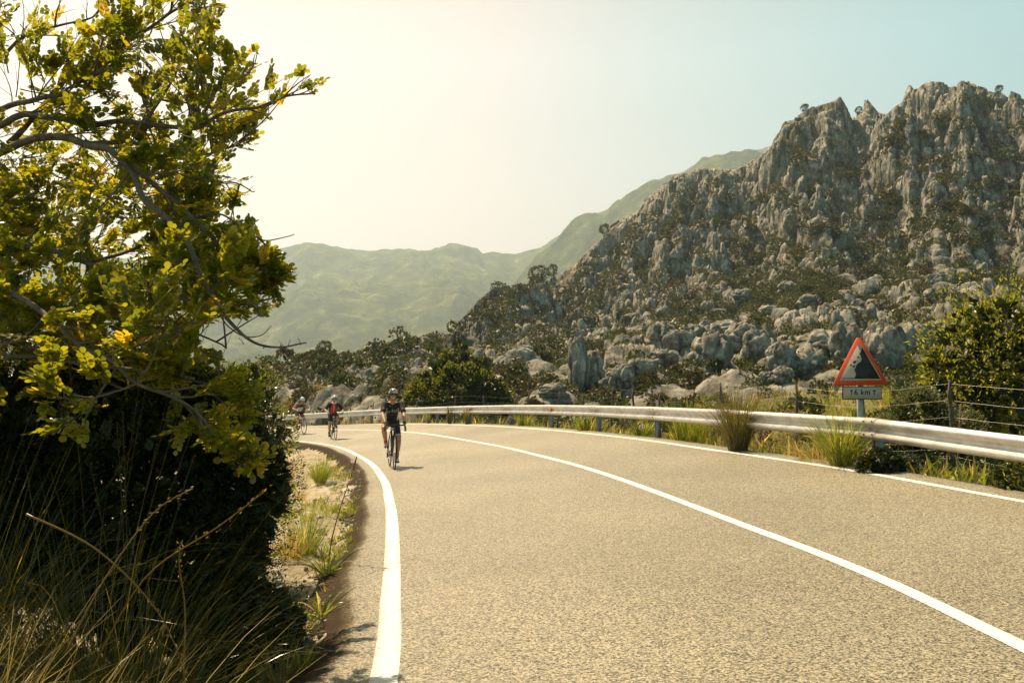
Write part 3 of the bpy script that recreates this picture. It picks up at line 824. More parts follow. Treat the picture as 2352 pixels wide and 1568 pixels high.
# ------------------------------------------------------------------ wire fence behind the rail
rr_ = resample(RAIL, .25); nr = norm2(rr_)
FC = np.c_[rr_[:, :2] + nr * (1.45 + .25 * np.sin(np.arange(len(rr_)) * .11))[:, None], rr_[:, 2]]
fa_ = FC[:, 0] / FC[:, 1]
def fence_at(x):
    a = (x - 1176) / FD
    ok = np.where((FC[:, 1] > 4))[0]
    i = ok[np.abs(fa_[ok] - a).argmin()]
    return i
fx = [(2560, 0), (2190, 0), (1975, .02), (1832, .0), (1650, .03), (1502, .10), (1458, -.02), (1403, .03), (1336, 0), (1275, .06), (1208, .05), (1160, .28), (1113, -.03), (1045, .04), (960, 0), (905, .05), (846, .18), (808, -.05), (740, .1), (680, 0)]
fi = [fence_at(x) for x, _ in fx]
g0 = ground_z(FC[fi, 0], FC[fi, 1])
wf = empty('wire_fence', (FC[fi[3], 0], FC[fi[3], 1], g0[3]), 'weathered wire fence with crooked wooden posts just behind the guard rail', 'fence')
FO = np.array([FC[fi[3], 0], FC[fi[3], 1], g0[3]])
tops = []
for k, ((x, lean), i) in enumerate(zip(fx, fi)):
    b = np.array([FC[i, 0], FC[i, 1], g0[k] - .25]); top = FC[i, 2] + 1.16 + .10 * math.sin(k * 2.1)
    dirx = np.array([lean, .05 * math.sin(k * 3.3), 1.0])
    n = 9; ts = np.linspace(0, 1, n)
    pts = b + dirx[None] * (ts * (top - b[2]))[:, None]
    pts[1:-1] += (np.array([[math.sin(k * 5 + j * 1.7), math.cos(k * 3 + j * 2.1), 0] for j in range(1, n - 1)])) * .016
    rad = .040 - .013 * ts + .006 * np.sin(ts * 17 + k); rad[-1] *= .7
    mb = MB().tube(pts - FO, rad, 8)
    if k in (1, 5, 12): mb.tube(pts[[1, 3, 6]] - FO + np.array([[.06, 0, 0], [.10, 0, .05], [.15, .02, .12]]), [.022, .017, .010], 6)
    obj('post', mesh_np('post', *mb.arr(), M['wood'], True), wf)
    tops.append((b + dirx * (top - b[2]), b, dirx))
for hname, hs in (('wire_strand', (.05, .30, .55)), ('netting', (.80, .92, 1.03, 1.13, 1.22, 1.30))):
    mbn = MB()
    for h in hs:
        mb = MB() if hname == 'wire_strand' else mbn
        for k in range(len(tops) - 1):
            P_ = [tops[j][0] - tops[j][2] * h for j in (k, k + 1)]
            Ld = np.linalg.norm(P_[1] - P_[0]); m_ = max(5, int(Ld / .35))
            ts = np.linspace(0, 1, m_)
            pts = P_[0] + (P_[1] - P_[0]) * ts[:, None]
            pts[:, 2] -= .018 * Ld * ts * (1 - ts) * (1 + math.sin(k * 3 + h * 7)) + .004 * np.sin(ts * 40)
            mb.tube(pts - FO, .0022 if hname == 'wire_strand' else .0018, 3, False)
        if hname == 'wire_strand': obj('wire_strand', mesh_np('wire_strand', *mb.arr(), M['wire']), wf)
    if hname == 'netting':
        for k in range(len(tops) - 1):
            Ld = np.linalg.norm(tops[k + 1][0] - tops[k][0])
            for t in np.arange(.15, Ld, .30) / Ld:
                a0 = (tops[k][0] - tops[k][2] * .80) * (1 - t) + (tops[k + 1][0] - tops[k + 1][2] * .80) * t
                b0 = (tops[k][0] - tops[k][2] * 1.30) * (1 - t) + (tops[k + 1][0] - tops[k + 1][2] * 1.30) * t
                mbn.tube(np.array([a0, b0]) - FO, .0016, 3, False)
        obj('netting', mesh_np('netting', *mbn.arr(), M['wire']), wf)

# ------------------------------------------------------------------ falling rocks sign
SY = 14.0
s_apex = at(1977.3, 771, SY); s_bl = at(1911.6, 879.5, SY); s_br = at(2037.5, 882, SY)
sc_ = (s_bl + s_br) / 2
sgw = np.linalg.norm(s_br - s_bl); sgh = s_apex[2] - (s_bl[2] + s_br[2]) / 2 + .02
pz = ground_z(np.array([sc_[0]]), np.array([SY + .06]))[0]
sg = empty('warning_sign', (sc_[0] + .005, SY, pz), 'red bordered triangular falling rocks sign with a 6 km plate behind the guard rail', 'road sign')
base_z = sc_[2] - .028 - pz
tilt = Matrix.Rotation(math.radians(-1.0), 3, 'Y')
def rtri(w, h, r, off=0.0, n=6):
    c = [(-w / 2, 0), (w / 2, 0), (0, h)]
    out = []
    for i in range(3):
        p = np.array(c[i]); a = np.array(c[i - 1]); b = np.array(c[(i + 1) % 3])
        u = (a - p) / np.linalg.norm(a - p); v = (b - p) / np.linalg.norm(b - p)
        half = math.acos(np.clip(u @ v, -1, 1)) / 2
        bis = (u + v) / np.linalg.norm(u + v); cen = p + bis * r / math.sin(half)
        s = cen - u * 0; pu = p + u * r / math.tan(half); pv = p + v * r / math.tan(half)
        a0 = math.atan2(*(pu - cen)[::-1]); a1 = math.atan2(*(pv - cen)[::-1])
        while a1 - a0 > math.pi: a1 -= 2 * math.pi
        while a1 - a0 < -math.pi: a1 += 2 * math.pi
        for k in range(n + 1):
            t = a0 + (a1 - a0) * k / n; out.append(cen + r * np.array([math.cos(t), math.sin(t)]))
    return np.array(out)
def place(mb_arr, dz, rot=True):
    V, F = mb_arr
    if rot: V = V @ np.array(tilt).T
    V = V + np.array([0, 0, dz]); return V, F
W_ = sgw + .03; H_ = sgh + .03
plate = obj('triangle_plate', mesh_np('triangle_plate', *place(MB().prism(rtri(W_, H_, .045), -.035, -.012).arr(), base_z), M['sign_red']), sg)
k1 = .755; inner = rtri(W_ * k1, H_ * k1, .008); inner[:, 1] += H_ * .098
obj('white_field', mesh_np('white_field', *place(MB().prism(inner, -.038, -.036).arr(), base_z), M['sign_white']), plate)
# the cliff and the falling stones, read off the sign in crop pixels
def sp(x, y): return [(x - 610) / 930 * W_, (945 - y) / 840 * H_]
cl = [sp(*p) for p in [(505, 832), (538, 765), (512, 690), (540, 640), (556, 600), (632, 545), (645, 500), (622, 478), (630, 460), (606, 432), (628, 395), (655, 325), (928, 842), (308, 832), (308, 822), (500, 822)]]
mb = MB(); mb.prism(cl, -.0405, -.0385)
for cx, cy, rx, ry, a in ((618, 350, 11, 10, .3), (583, 484, 20, 12, .4), (523, 560, 30, 19, .5), (459, 612, 15, 18, 0), (507, 632, 20, 15, -.2)):
    pl = []
    for k in range(9):
        t = k / 9 * 2 * math.pi; q = 1 + .22 * math.sin(3 * t + cx)
        dx = rx * q * math.cos(t); dy = ry * q * math.sin(t)
        pl.append(sp(cx + dx * math.cos(a) + dy * math.sin(a), cy + dy * math.cos(a) - dx * math.sin(a)))
    mb.prism(pl[::-1], -.0405, -.0385)
obj('pictogram', mesh_np('pictogram', *place(mb.arr(), base_z), M['sign_black']), plate)
pw, ph = .60, .205
dp = obj('distance_plate', mesh_np('distance_plate', *place(MB().box((.018, -.016, -.115), (pw, .022, ph)).arr(), base_z, False), M['sign_black']), sg)
obj('plate_face', mesh_np('plate_face', *place(MB().box((.018, -.029, -.115), (pw - .022, .003, ph - .022)).arr(), base_z, False), M['sign_white']), dp)
def text_mesh(s, size):
    cu = bpy.data.curves.new('t', 'FONT'); cu.body = s; cu.size = size; cu.align_x = 'CENTER'; cu.align_y = 'CENTER'; cu.offset = size * .018; cu.extrude = .0008; cu.space_character = 1.08; cu.resolution_u = 3
    o = bpy.data.objects.new('t', cu); COL.objects.link(o)
    dg = bpy.context.evaluated_depsgraph_get(); me = bpy.data.meshes.new_from_object(o.evaluated_get(dg))
    bpy.data.objects.remove(o); return me
tm = text_mesh('6 km', .118)
tm.transform(Matrix.Translation((.018, -.0318, base_z - .105)) @ Matrix.Rotation(math.pi / 2, 4, 'X'))
tm.materials.append(M['sign_black']); obj('lettering', tm, dp)
mb = MB()
for ax in (-.165, .185):
    mb.box((.018 + ax, -.0318, -.115), (.011, .002, .065)); mb.prism([(.018 + ax - .026, -.092), (.018 + ax + .026, -.092), (.018 + ax, -.062)], -.0328, -.0308)
obj('arrows', mesh_np('arrows', *place(mb.arr(), base_z, False), M['sign_black']), dp)
mb = MB(); hh = base_z + .45 + .4
mb.box((0, .02, hh / 2 - .4), (.008, .045, hh)); Mb = mb
mb = MB(); mb.box((-.038, .022, hh / 2 - .4), (.004, .05, hh)); mb.box((.038, .022, hh / 2 - .4), (.004, .05, hh)); mb.box((0, -.001, hh / 2 - .4), (.072, .004, hh))
obj('post', mesh_np('post', *mb.arr(), M['sign_back']), sg)
mb = MB()
for zz_ in (base_z + .12, base_z + .42, base_z - .11): mb.box((0, .026, zz_), (.10, .06, .03))
obj('clamp', mesh_np('clamp', *mb.arr(), M['post_steel']), sg)

# ------------------------------------------------------------------ plants
def frames(A, N):
    A = A / (np.linalg.norm(A, axis=1)[:, None] + 1e-9)
    S = np.cross(A, N); S /= np.linalg.norm(S, axis=1)[:, None] + 1e-9
    return S, A, np.cross(S, A)
T_ROUND = (np.array([(0, 0, 0), (0, .5, -.06), (0, 1, .02), (-.26, .20, .03), (-.44, .60, .06), (-.24, .95, .07), (.26, .20, .03), (.44, .60, .06), (.24, .95, .07)], float),
           np.array([[0, 1, 4, 3], [1, 2, 5, 4], [0, 6, 7, 1], [1, 7, 8, 2]]))
T_LANCE = (np.array([(0, 0, 0), (-.19, .5, .07), (0, 1, -.05), (.19, .5, .07)], float), np.array([[0, 3, 2, 1]]))
T_CLUMP = (np.array([(0, 0, 0), (-.42, .45, .15), (0, 1, -.15), (.42, .55, .1)], float), np.array([[0, 3, 2, 1]]))
def leaves(P, A, N, size, T):
    S, A, U = frames(A, N); tv, tf = T
    size = np.broadcast_to(size, (len(P),))
    V = P[:, None] + size[:, None, None] * (S[:, None] * tv[None, :, 0, None] + A[:, None] * tv[None, :, 1, None] + U[:, None] * tv[None, :, 2, None])
    F = tf[None] + (np.arange(len(P)) * len(tv))[:, None, None]
    return V.reshape(-1, 3), F.reshape(-1, tf.shape[1])
def leaf_obj(name, P, A, N, size, T, m, parent, var=None, loc=None):
    V, F = leaves(P, A, N, size, T)
    if var is None: var = R.rand(len(P))
    return obj(name, mesh_np(name, V, F, m, False, {'var': np.repeat(var, len(T[0]))}), parent, loc)
def rdir(n):
    v = R.randn(n, 3); return v / np.linalg.norm(v, axis=1)[:, None]

def crown_leaves(lobes, n, size, shell=.35, up=.35, seed=0, lump=.25, ls=2.0):
    """leaf places in the outer shell of a union of lobes, thinned into clumps"""
    lobes = np.array(lobes, float)
    area = (lobes[:, 3] * lobes[:, 4] + lobes[:, 4] * lobes[:, 5] + lobes[:, 3] * lobes[:, 5])
    k = R.choice(len(lobes), n * 2, p=area / area.sum())
    d = rdir(len(k)); r = 1 - shell * R.rand(len(k)) ** 1.3
    C = lobes[k, :3]; rad = lobes[k, 3:6]
    q = C + d * rad * r[:, None]
    q = q + d * rad * (lump * (fbm(q * ls + seed, 3, seed) - .5) * 2)[:, None]
    ins = np.zeros(len(q), bool)
    for j, l in enumerate(lobes):
        e = (((q - l[:3]) / (l[3:6] * (1 - shell * .9))) ** 2).sum(1) < 1
        ins |= e & (k != j)
    keep = ~ins & (fbm(q * ls * 2.2 + 9, 2, seed + 3) > .36 + .1 * R.rand(len(q)))
    q = q[keep][:n]; d = d[keep][:n]
    A = d + .8 * rdir(len(q)); A[:, 2] += up
    N = rdir(len(q)) * .7 + np.array([0, 0, 1.0]) + d * .4
    return q, A, N, size * (.7 + .6 * R.rand(len(q)))

def limbs(mb, base, tops, r0, wob=.12, k=6):
    for tpt in tops:
        L_ = np.linalg.norm(np.array(tpt) - base); ts = np.linspace(0, 1, 8)
        p = base + (np.array(tpt) - base) * ts[:, None]
        p[:, 2] += L_ * .12 * np.sin(ts * math.pi)
        p[1:] += np.cumsum(R.randn(7, 3), 0) * L_ * wob * .12
        mb.tube(p, r0 * (1 - .82 * ts), k)

def tussock(name, base, n, L0, rad, spread, m, label, cat='grass tuft', group=None, w=.006, lean=(0, 0), seg=6, droop=1.0, heads=0, parent=None, hvar=.35):
    base = np.array(base, float)
    ph = R.rand(n) * 2 * math.pi; rr = np.sqrt(R.rand(n)) * rad
    B = np.c_[rr * np.cos(ph), rr * np.sin(ph), np.zeros(n)]
    o_ = ph + R.randn(n) * .5
    tilt_ = spread * (.15 + .85 * R.rand(n)) * (.5 + .5 * rr / rad)
    D = np.c_[np.cos(o_) * tilt_ + lean[0], np.sin(o_) * tilt_ + lean[1], np.ones(n)]; D /= np.linalg.norm(D, axis=1)[:, None]
    L = L0 * (1 - hvar + hvar * 1.4 * R.rand(n))
    hd = D * np.array([1, 1, 0]); hn = np.linalg.norm(hd, axis=1)[:, None] + 1e-6; hd = hd / hn
    side = np.c_[-hd[:, 1], hd[:, 0], np.zeros(n)]; side = side + .8 * rdir(n); side /= np.linalg.norm(side, axis=1)[:, None]
    g = droop * (.25 + .9 * R.rand(n))
    V = []
    for s in range(seg + 1):
        t = s / seg
        c = B + D * (L * t)[:, None] + (hd * .45 * (.3 + hn)) * (L * g * t * t * .55)[:, None] - np.array([0, 0, 1]) * (L * g * t ** 2.4 * .42)[:, None]
        ww = w * (.55 + .5 * math.sin(min(t * 3.2, math.pi * .5)) - .95 * t ** 3 * 1.0)
        ww = max(ww, w * .08)
        V += [c - side * ww / 2, c + side * ww / 2]
    V = np.stack(V, 1)
    m2 = 2 * (seg + 1)
    F = np.array([[2 * s, 2 * s + 1, 2 * s + 3, 2 * s + 2] for s in range(seg)])[None] + (np.arange(n) * m2)[:, None, None]
    me = mesh_np('blades', V.reshape(-1, 3), F.reshape(-1, 4), m, False, {'var': np.repeat(R.rand(n), m2)})
    if parent is not None: return obj('blades', me, parent)
    if not heads:
        o = obj(name, me, None, base); return tag(o, label, cat, group)
    r_ = empty(name, base, label, cat, group); obj('blades', me, r_)
    for h in range(heads):
        a = R.rand() * 6.28; tl = .25 * R.rand() + .05; Lh = L0 * (1.1 + .4 * R.rand())
        ts = np.linspace(0, 1, 9)
        d = np.array([math.cos(a) * tl + lean[0], math.sin(a) * tl + lean[1], 1])
        p = d * (ts * Lh)[:, None] + np.array([math.cos(a), math.sin(a), 0]) * (ts ** 2 * Lh * .12)[:, None]
        mb = MB().tube(p, .0022 - .0012 * ts, 3, False)
        pe = p[-1] - (p[-1] - p[-2]) * R.rand(16, 1) * 1.5 + R.randn(16, 3) * .006
        V2, F2 = leaves(pe, (p[-1] - p[-2])[None] / .05 + rdir(16) * .35, rdir(16), .012, T_LANCE); mb.add(V2, F2)
        st = obj('seed_head', mesh_np('seed_head', *mb.arr(), M['dry_grass'], False), r_)
    return r_
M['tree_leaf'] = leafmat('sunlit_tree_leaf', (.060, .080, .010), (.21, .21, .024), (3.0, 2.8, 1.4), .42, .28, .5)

def gz(x, y): return float(ground_z(np.array([float(x)]), np.array([float(y)]))[0])
def on_ground(x, y):
    """ground point seen at (x, y) of the photograph"""
    lo = None
    Ys = 2.0 * 1.004 ** np.arange(900); d = at(x, y, 1.0) - np.array([0, 0, CAMZ])
    P = np.array([0, 0, CAMZ]) + d[None] * Ys[:, None]
    g = ground_z(P[:, 0], P[:, 1]); k = np.where(P[:, 2] < g)[0]
    k = k[0] if len(k) else -1
    return np.array([P[k, 0], P[k, 1], g[k]])

# ------------------------------------------------------------------ the carob tree hanging in from the left
def Lp(pts): return np.array([at(x, y, Y) for x, y, Y in pts])
ct = empty('carob_tree', (-4.5, 5.9, gz(-4.5, 5.9)), 'large carob tree with round leathery leaves reaching in over the verge from the left', 'tree')
CO = np.array(ct.location)
LIM = [  # x, y in the photograph, depth; radii
    ([(-300, 420, 5.6), (0, 281, 5.2), (110, 268, 5.1), (200, 285, 5.0), (330, 285, 4.9), (437, 305, 4.8), (500, 270, 4.7), (538, 254, 4.7), (610, 244, 4.7), (660, 223, 4.7), (725, 208, 4.7)], .024, .004),
    ([(-300, 520, 5.6), (40, 330, 5.0), (193, 325, 4.7), (285, 376, 4.5), (345, 457, 4.4), (417, 533, 4.3), (457, 625, 4.2), (498, 706, 4.15), (540, 762, 4.1), (585, 797, 4.1), (640, 803, 4.1), (704, 787, 4.1)], .027, .003),
    ([(-200, 330, 5.5), (0, 249, 5.2), (101, 223, 5.0), (168, 213, 5.0), (218, 173, 4.9), (264, 127, 4.9), (290, 60, 4.9)], .022, .004),
    ([(20, 330, 5.3), (150, 190, 5.2), (285, 107, 5.1), (365, 50, 5.1), (420, 10, 5.0), (470, -60, 5.0)], .020, .004),
    ([(193, 325, 4.7), (300, 330, 4.9), (380, 345, 5.0), (470, 350, 5.0), (555, 320, 5.1)], .016, .003),
    ([(285, 376, 4.5), (360, 430, 4.7), (447, 498, 4.7), (500, 560, 4.7), (559, 584, 4.6), (640, 632, 4.6)], .017, .003),
    ([(447, 498, 4.7), (520, 490, 4.7), (594, 551, 4.6), (676, 538, 4.6)], .008, .002),
    ([(-200, 600, 4.6), (60, 690, 4.3), (160, 778, 4.1), (256, 837, 4.0), (342, 885, 3.9), (427, 933, 3.9), (500, 1000, 3.9)], .018, .004),
    ([(-200, 560, 5.4), (60, 560, 5.2), (200, 600, 5.0), (330, 650, 4.8), (440, 690, 4.7), (560, 700, 4.6), (640, 680, 4.6)], .022, .004),
    ([(-100, 200, 5.4), (30, 110, 5.2), (120, 60, 5.1), (200, 40, 5.0), (236, -10, 5.0)], .014, .003),
    ([(437, 305, 4.8), (480, 260, 4.8), (560, 180, 4.8), (588, 120, 4.8)], .008, .002),
    ([(200, 600, 5.0), (330, 560, 5.2), (420, 470, 5.2), (520, 420, 5.2), (585, 440, 5.2)], .012, .003),
    ([(330, 285, 4.9), (400, 180, 5.2), (450, 90, 5.2), (505, 60, 5.2)], .010, .003),
    ([(-100, 700, 5.8), (150, 720, 5.4), (300, 740, 5.2), (420, 760, 5.0), (520, 800, 4.9)], .018, .004),
    ([(-100, 800, 5.0), (200, 830, 4.6), (400, 860, 4.4), (520, 900, 4.3), (590, 930, 4.3)], .014, .003),
]
XL = np.array([(-80, 540), (0, 522), (60, 520), (95, 515), (115, 605), (150, 625), (160, 735), (180, 768), (205, 768), (218, 740), (235, 660), (260, 620), (300, 600), (340, 592), (352, 545), (378, 520), (400, 560), (430, 590), (462, 592), (475, 520), (492, 505), (510, 620), (535, 650), (560, 610), (590, 650), (620, 668), (645, 665), (670, 640), (715, 640), (730, 560), (745, 450), (780, 440), (850, 560), (880, 590), (930, 610), (960, 590), (1020, 480)])
def proj(P):
    d = P - np.array([0, 0, CAMZ]); c, s = math.cos(PITCH), math.sin(PITCH)
    dep = d[:, 1] * c + d[:, 2] * s; v = -d[:, 1] * s + d[:, 2] * c
    return np.c_[1176 + FD * d[:, 0] / dep, 784 - FD * v / dep]
mbt = MB()
limb_pts = []
for pts, r0, r1 in LIM:
    P_ = spl(Lp(pts), 6); n = len(P_)
    P_[1:-1] += (np.stack([vnoise(P_[1:-1] * 5, 400 + j) for j in range(3)], 1) - .5) * .05
    rad = r0 + (r1 - r0) * np.linspace(0, 1, n) ** .7
    mbt.tube(P_ - CO, rad, 7)
    limb_pts.append(P_)
fork = np.array([-4.3, 5.6, 1.3])
tr = spl([CO + [0, 0, -.2], CO + [.05, -.05, .6], fork - [.05, 0, .4], fork], 5)
mbt.tube(tr - CO, np.linspace(.17, .11, len(tr)), 12)
for P_ in limb_pts:
    if P_[0][0] < -3.3: mbt.tube(spl([fork, (fork + P_[0]) / 2 + [0, 0, .05], P_[0]], 4) - CO, np.linspace(.085, .032, 9), 8)
obj('trunk', mesh_np('trunk', *mbt.arr(), M['bark'], True), ct)
# twigs off the limbs
tw = MB(); sprays = []
def want(x, y):
    """how leafy the tree is there (share)"""
    w = .40 + .52 * min(max((y - 330) / 180, 0), 1)
    if y < 40: w *= .45
    if 40 < x < 215 and y < 70: w *= .25
    if x < 60 and y < 150: w *= 1.0
    if 330 < y < 420 and x > 470: w *= .7
    if 560 < x and 60 < y < 100: w = 0
    return w
def grow(p, d, L, lev, r):
    n = 6; ts = np.linspace(0, 1, n)
    curl = R.randn(3) * .35; curl[2] += .25
    pts = p + d * (ts * L)[:, None] + curl * (ts ** 2 * L * .5)[:, None]
    tip = proj(pts[-1:])[0]
    lim = np.interp(tip[1], XL[:, 0], XL[:, 1])
    if tip[0] > lim - 12 or tip[1] > 1010: return
    if lev < 2:
        tw.tube(pts - CO, np.linspace(r, r * .35, n), 4, False)
        for _ in range(2 if lev else 3):
            t = .3 + .7 * R.rand(); k = int(t * (n - 1)); b = pts[min(k, n - 1)]
            dd = (pts[-1] - pts[0]) / L + rdir(1)[0] * .75; dd[2] += .12
            grow(b, dd / np.linalg.norm(dd), L * (.45 + .25 * R.rand()), lev + 1, r * .5)
    else:
        tw.tube(pts - CO, np.linspace(r, r * .4, n), 3, False)
    if lev >= 1:
        for t in (.45, .62, .8, .92, 1.0):
            if R.rand() > want(*tip) * .88: continue
            k = t * (n - 1); i = min(int(k), n - 2); b = pts[i] + (pts[i + 1] - pts[i]) * (k - i)
            sprays.append((b, pts[-1] - pts[0]))
for li, P_ in enumerate(limb_pts):
    Ls = np.linalg.norm(np.diff(P_, axis=0), axis=1).sum()
    n = int(Ls * (7.5 if li != 1 else 5))
    for _ in range(n):
        u = R.rand() ** .8
        if li == 1 and u > .62: continue
        k = u * (len(P_) - 1); i = min(int(k), len(P_) - 2); b = P_[i] + (P_[i + 1] - P_[i]) * (k - i)
        t = P_[i + 1] - P_[i]; t /= np.linalg.norm(t)
        dd = t * .7 + rdir(1)[0] * .9; dd[2] += .25; dd[1] *= .8
        grow(b, dd / np.linalg.norm(dd), .16 + .26 * R.rand(), 0 if R.rand() < .5 else 1, .006)
    for e_ in range(8):
        if li == 1: break
        b = P_[-1 - min(e_, len(P_) - 4)]; t = P_[-1] - P_[-4]; t /= np.linalg.norm(t)
        dd = t + rdir(1)[0] * .55
        grow(b, dd / np.linalg.norm(dd), .10 + .06 * R.rand(), 1, .004)
# fuller inner crown further back
for _ in range(480):
    y = 40 + 860 * R.rand() ** .75; lim = np.interp(y, XL[:, 0], XL[:, 1])
    x = -160 + (lim + 60) * R.rand() ** .9
    if y < 330 and R.rand() < .45: continue
    if x > lim - 120 and R.rand() < .5: continue
    b = at(x, y, 4.9 + 2.0 * R.rand()); b = b if y > 330 else at(x, y, 4.7 + .8 * R.rand())
    dd = rdir(1)[0] + np.array([.5, 0, .2])
    grow(b, dd / np.linalg.norm(dd), .18 + .16 * R.rand(), 1, .004)
# bare curved twig with thorny side shoots
P_ = spl(Lp([(498, 706, 4.15), (520, 745, 4.1), (560, 772, 4.1), (600, 770, 4.1), (623, 748, 4.1)]), 5); tw.tube(P_ - CO, np.linspace(.005, .0015, len(P_)), 4)
for x0, y0, x1, y1 in [(655, 803, 640, 782), (655, 803, 667, 778), (655, 803, 652, 822), (660, 803, 672, 818), (690, 792, 684, 776), (560, 790, 548, 776), (520, 735, 508, 722), (604, 800, 612, 788)]:
    tw.tube(Lp([(x0, y0, 4.1), ((x0 + x1) / 2 + 2, (y0 + y1) / 2, 4.1), (x1, y1, 4.12)]) - CO, [.003, .002, .001], 3)
obj('twigs', mesh_np('twigs', *tw.arr(), M['bark'], True), ct)
PP = []; AA = []; NNn = []; SS = []; VV = []
for b, d in sprays:
    d = d / (np.linalg.norm(d) + 1e-9) + .6 * rdir(1)[0]; d[2] += .15; d /= np.linalg.norm(d)
    up = np.array([0, 0, 1.0]) + .55 * rdir(1)[0]; side = np.cross(d, up); side /= np.linalg.norm(side); un = np.cross(side, d)
    npair = R.randint(2, 6); s0 = .025 + .013 * R.rand(); v0 = R.rand()
    pass
    for k in range(npair + 1):
        c = b + d * (.012 + .018 * k)
        for sg_ in ((-1, 1) if k < npair else (0,)):
            PP.append(c); AA.append(side * sg_ * 1.0 + d * (.55 if sg_ else 1) + .22 * rdir(1)[0]); NNn.append(un + .35 * rdir(1)[0]); SS.append(s0 * (.85 + .3 * R.rand())); VV.append(np.clip(v0 * .8 + .16 * R.randn(), 0, .80) if v0 < .94 else .97)
PP = np.array(PP); q = proj(PP)
ok = q[:, 0] < np.interp(q[:, 1], XL[:, 0], XL[:, 1]) + 8
print('carob leaves', ok.sum(), 'sprays', len(sprays))
leaf_obj('crown', PP[ok] - CO, np.array(AA)[ok], np.array(NNn)[ok], np.array(SS)[ok], T_ROUND, M['carob'], ct, np.array(VV)[ok])

# ------------------------------------------------------------------ bushes
def bush(name, base, lobes, n, size, m, label, cat='bush', group=None, shell=.4, lump=.3, ls=2.0, T=T_LANCE, up=.35, trunk=True, core=None, seed=0):
    base = np.array(base, float)
    r_ = empty(name, base, label, cat, group)
    q, A, N, s = crown_leaves(lobes, n, size, shell, up, seed, lump, ls)
    leaf_obj('crown', q, A, N, s, T, m, r_)
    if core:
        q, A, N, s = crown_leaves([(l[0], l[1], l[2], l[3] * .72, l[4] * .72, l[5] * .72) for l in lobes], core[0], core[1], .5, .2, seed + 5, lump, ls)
        leaf_obj('inner_leaves', q, A, N, s, T_CLUMP, core[2], r_)  # oversized dark leaf cards added inside to block light through the crown
    if trunk:
        mb = MB(); limbs(mb, np.array([0, 0, -.1]), [np.array(l[:3]) * (.5 if name == 'mastic_bush' else 1) for l in lobes], .02 + .018 * max(l[5] for l in lobes), .3)
        obj('trunk', mesh_np('trunk', *mb.arr(), M['bark'], True), r_)
    return r_
b0 = np.array([-2.35, 5.75, -.2])
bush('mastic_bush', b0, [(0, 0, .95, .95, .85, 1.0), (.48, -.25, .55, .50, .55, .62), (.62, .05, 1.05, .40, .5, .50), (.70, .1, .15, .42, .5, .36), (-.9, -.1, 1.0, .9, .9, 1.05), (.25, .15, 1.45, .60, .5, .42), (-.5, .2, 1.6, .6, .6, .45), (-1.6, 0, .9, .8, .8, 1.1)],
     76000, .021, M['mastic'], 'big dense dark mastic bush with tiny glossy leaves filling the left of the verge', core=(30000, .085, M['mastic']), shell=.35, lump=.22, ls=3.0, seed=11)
p = at(560, 850, 8.5)
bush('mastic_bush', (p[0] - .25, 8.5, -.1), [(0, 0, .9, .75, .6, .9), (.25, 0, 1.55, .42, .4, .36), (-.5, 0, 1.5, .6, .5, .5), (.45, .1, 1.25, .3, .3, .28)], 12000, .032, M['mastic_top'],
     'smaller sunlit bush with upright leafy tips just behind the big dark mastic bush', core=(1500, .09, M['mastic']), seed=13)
p = at(585, 960, 4.9)
bush('carob_shoot', (p[0], 4.9, -.2), [(-.02, 0, 1.28, .13, .14, .10), (-.14, 0, 1.36, .13, .12, .08)], 340, .045, M['carob'], 'yellow leaved young carob shoot poking out of the right shoulder of the mastic bush', 'shrub', T=T_ROUND, seed=14, shell=.9, trunk=False)
# behind the road
p = at(1045, 905, 57); g_ = gz(p[0], p[1])
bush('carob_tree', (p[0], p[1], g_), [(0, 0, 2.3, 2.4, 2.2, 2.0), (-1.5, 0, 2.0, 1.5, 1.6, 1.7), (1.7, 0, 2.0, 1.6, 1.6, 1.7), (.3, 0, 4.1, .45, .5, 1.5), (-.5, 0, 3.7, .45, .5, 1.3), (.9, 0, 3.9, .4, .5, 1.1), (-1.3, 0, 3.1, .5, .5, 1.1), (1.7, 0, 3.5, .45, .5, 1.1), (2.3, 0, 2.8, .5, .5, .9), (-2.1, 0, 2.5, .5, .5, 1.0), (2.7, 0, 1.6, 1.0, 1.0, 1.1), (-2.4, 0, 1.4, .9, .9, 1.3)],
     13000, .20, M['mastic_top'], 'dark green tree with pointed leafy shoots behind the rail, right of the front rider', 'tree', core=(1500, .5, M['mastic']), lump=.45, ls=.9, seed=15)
p = at(730, 925, 68); g_ = gz(p[0], p[1])
bush('olive_bush', (p[0], p[1], g_), [(0, 0, 1.5, 2.4, 1.8, 1.6), (1.7, 0, 1.2, 1.5, 1.2, 1.2), (-1.7, 0, 1.1, 1.4, 1.2, 1.2), (-.3, 0, 2.4, 1.1, 1.0, .7)],
     5200, .20, M['tan_leaf'], 'loose brownish green bush behind the rail above the two rear cyclists', core=None, lump=.5, ls=.9, seed=16, shell=.6)
p = at(2290, 960, 19); g_ = gz(p[0], p[1])
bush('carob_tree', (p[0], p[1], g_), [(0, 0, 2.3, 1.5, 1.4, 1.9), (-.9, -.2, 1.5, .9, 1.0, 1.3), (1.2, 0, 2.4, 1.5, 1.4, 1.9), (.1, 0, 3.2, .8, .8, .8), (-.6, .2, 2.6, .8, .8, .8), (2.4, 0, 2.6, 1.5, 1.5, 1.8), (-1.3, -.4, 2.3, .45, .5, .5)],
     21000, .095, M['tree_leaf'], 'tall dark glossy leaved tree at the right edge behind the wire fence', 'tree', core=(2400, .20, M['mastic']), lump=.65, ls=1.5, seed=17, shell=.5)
p = at(2110, 930, 17); g_ = gz(p[0], p[1])
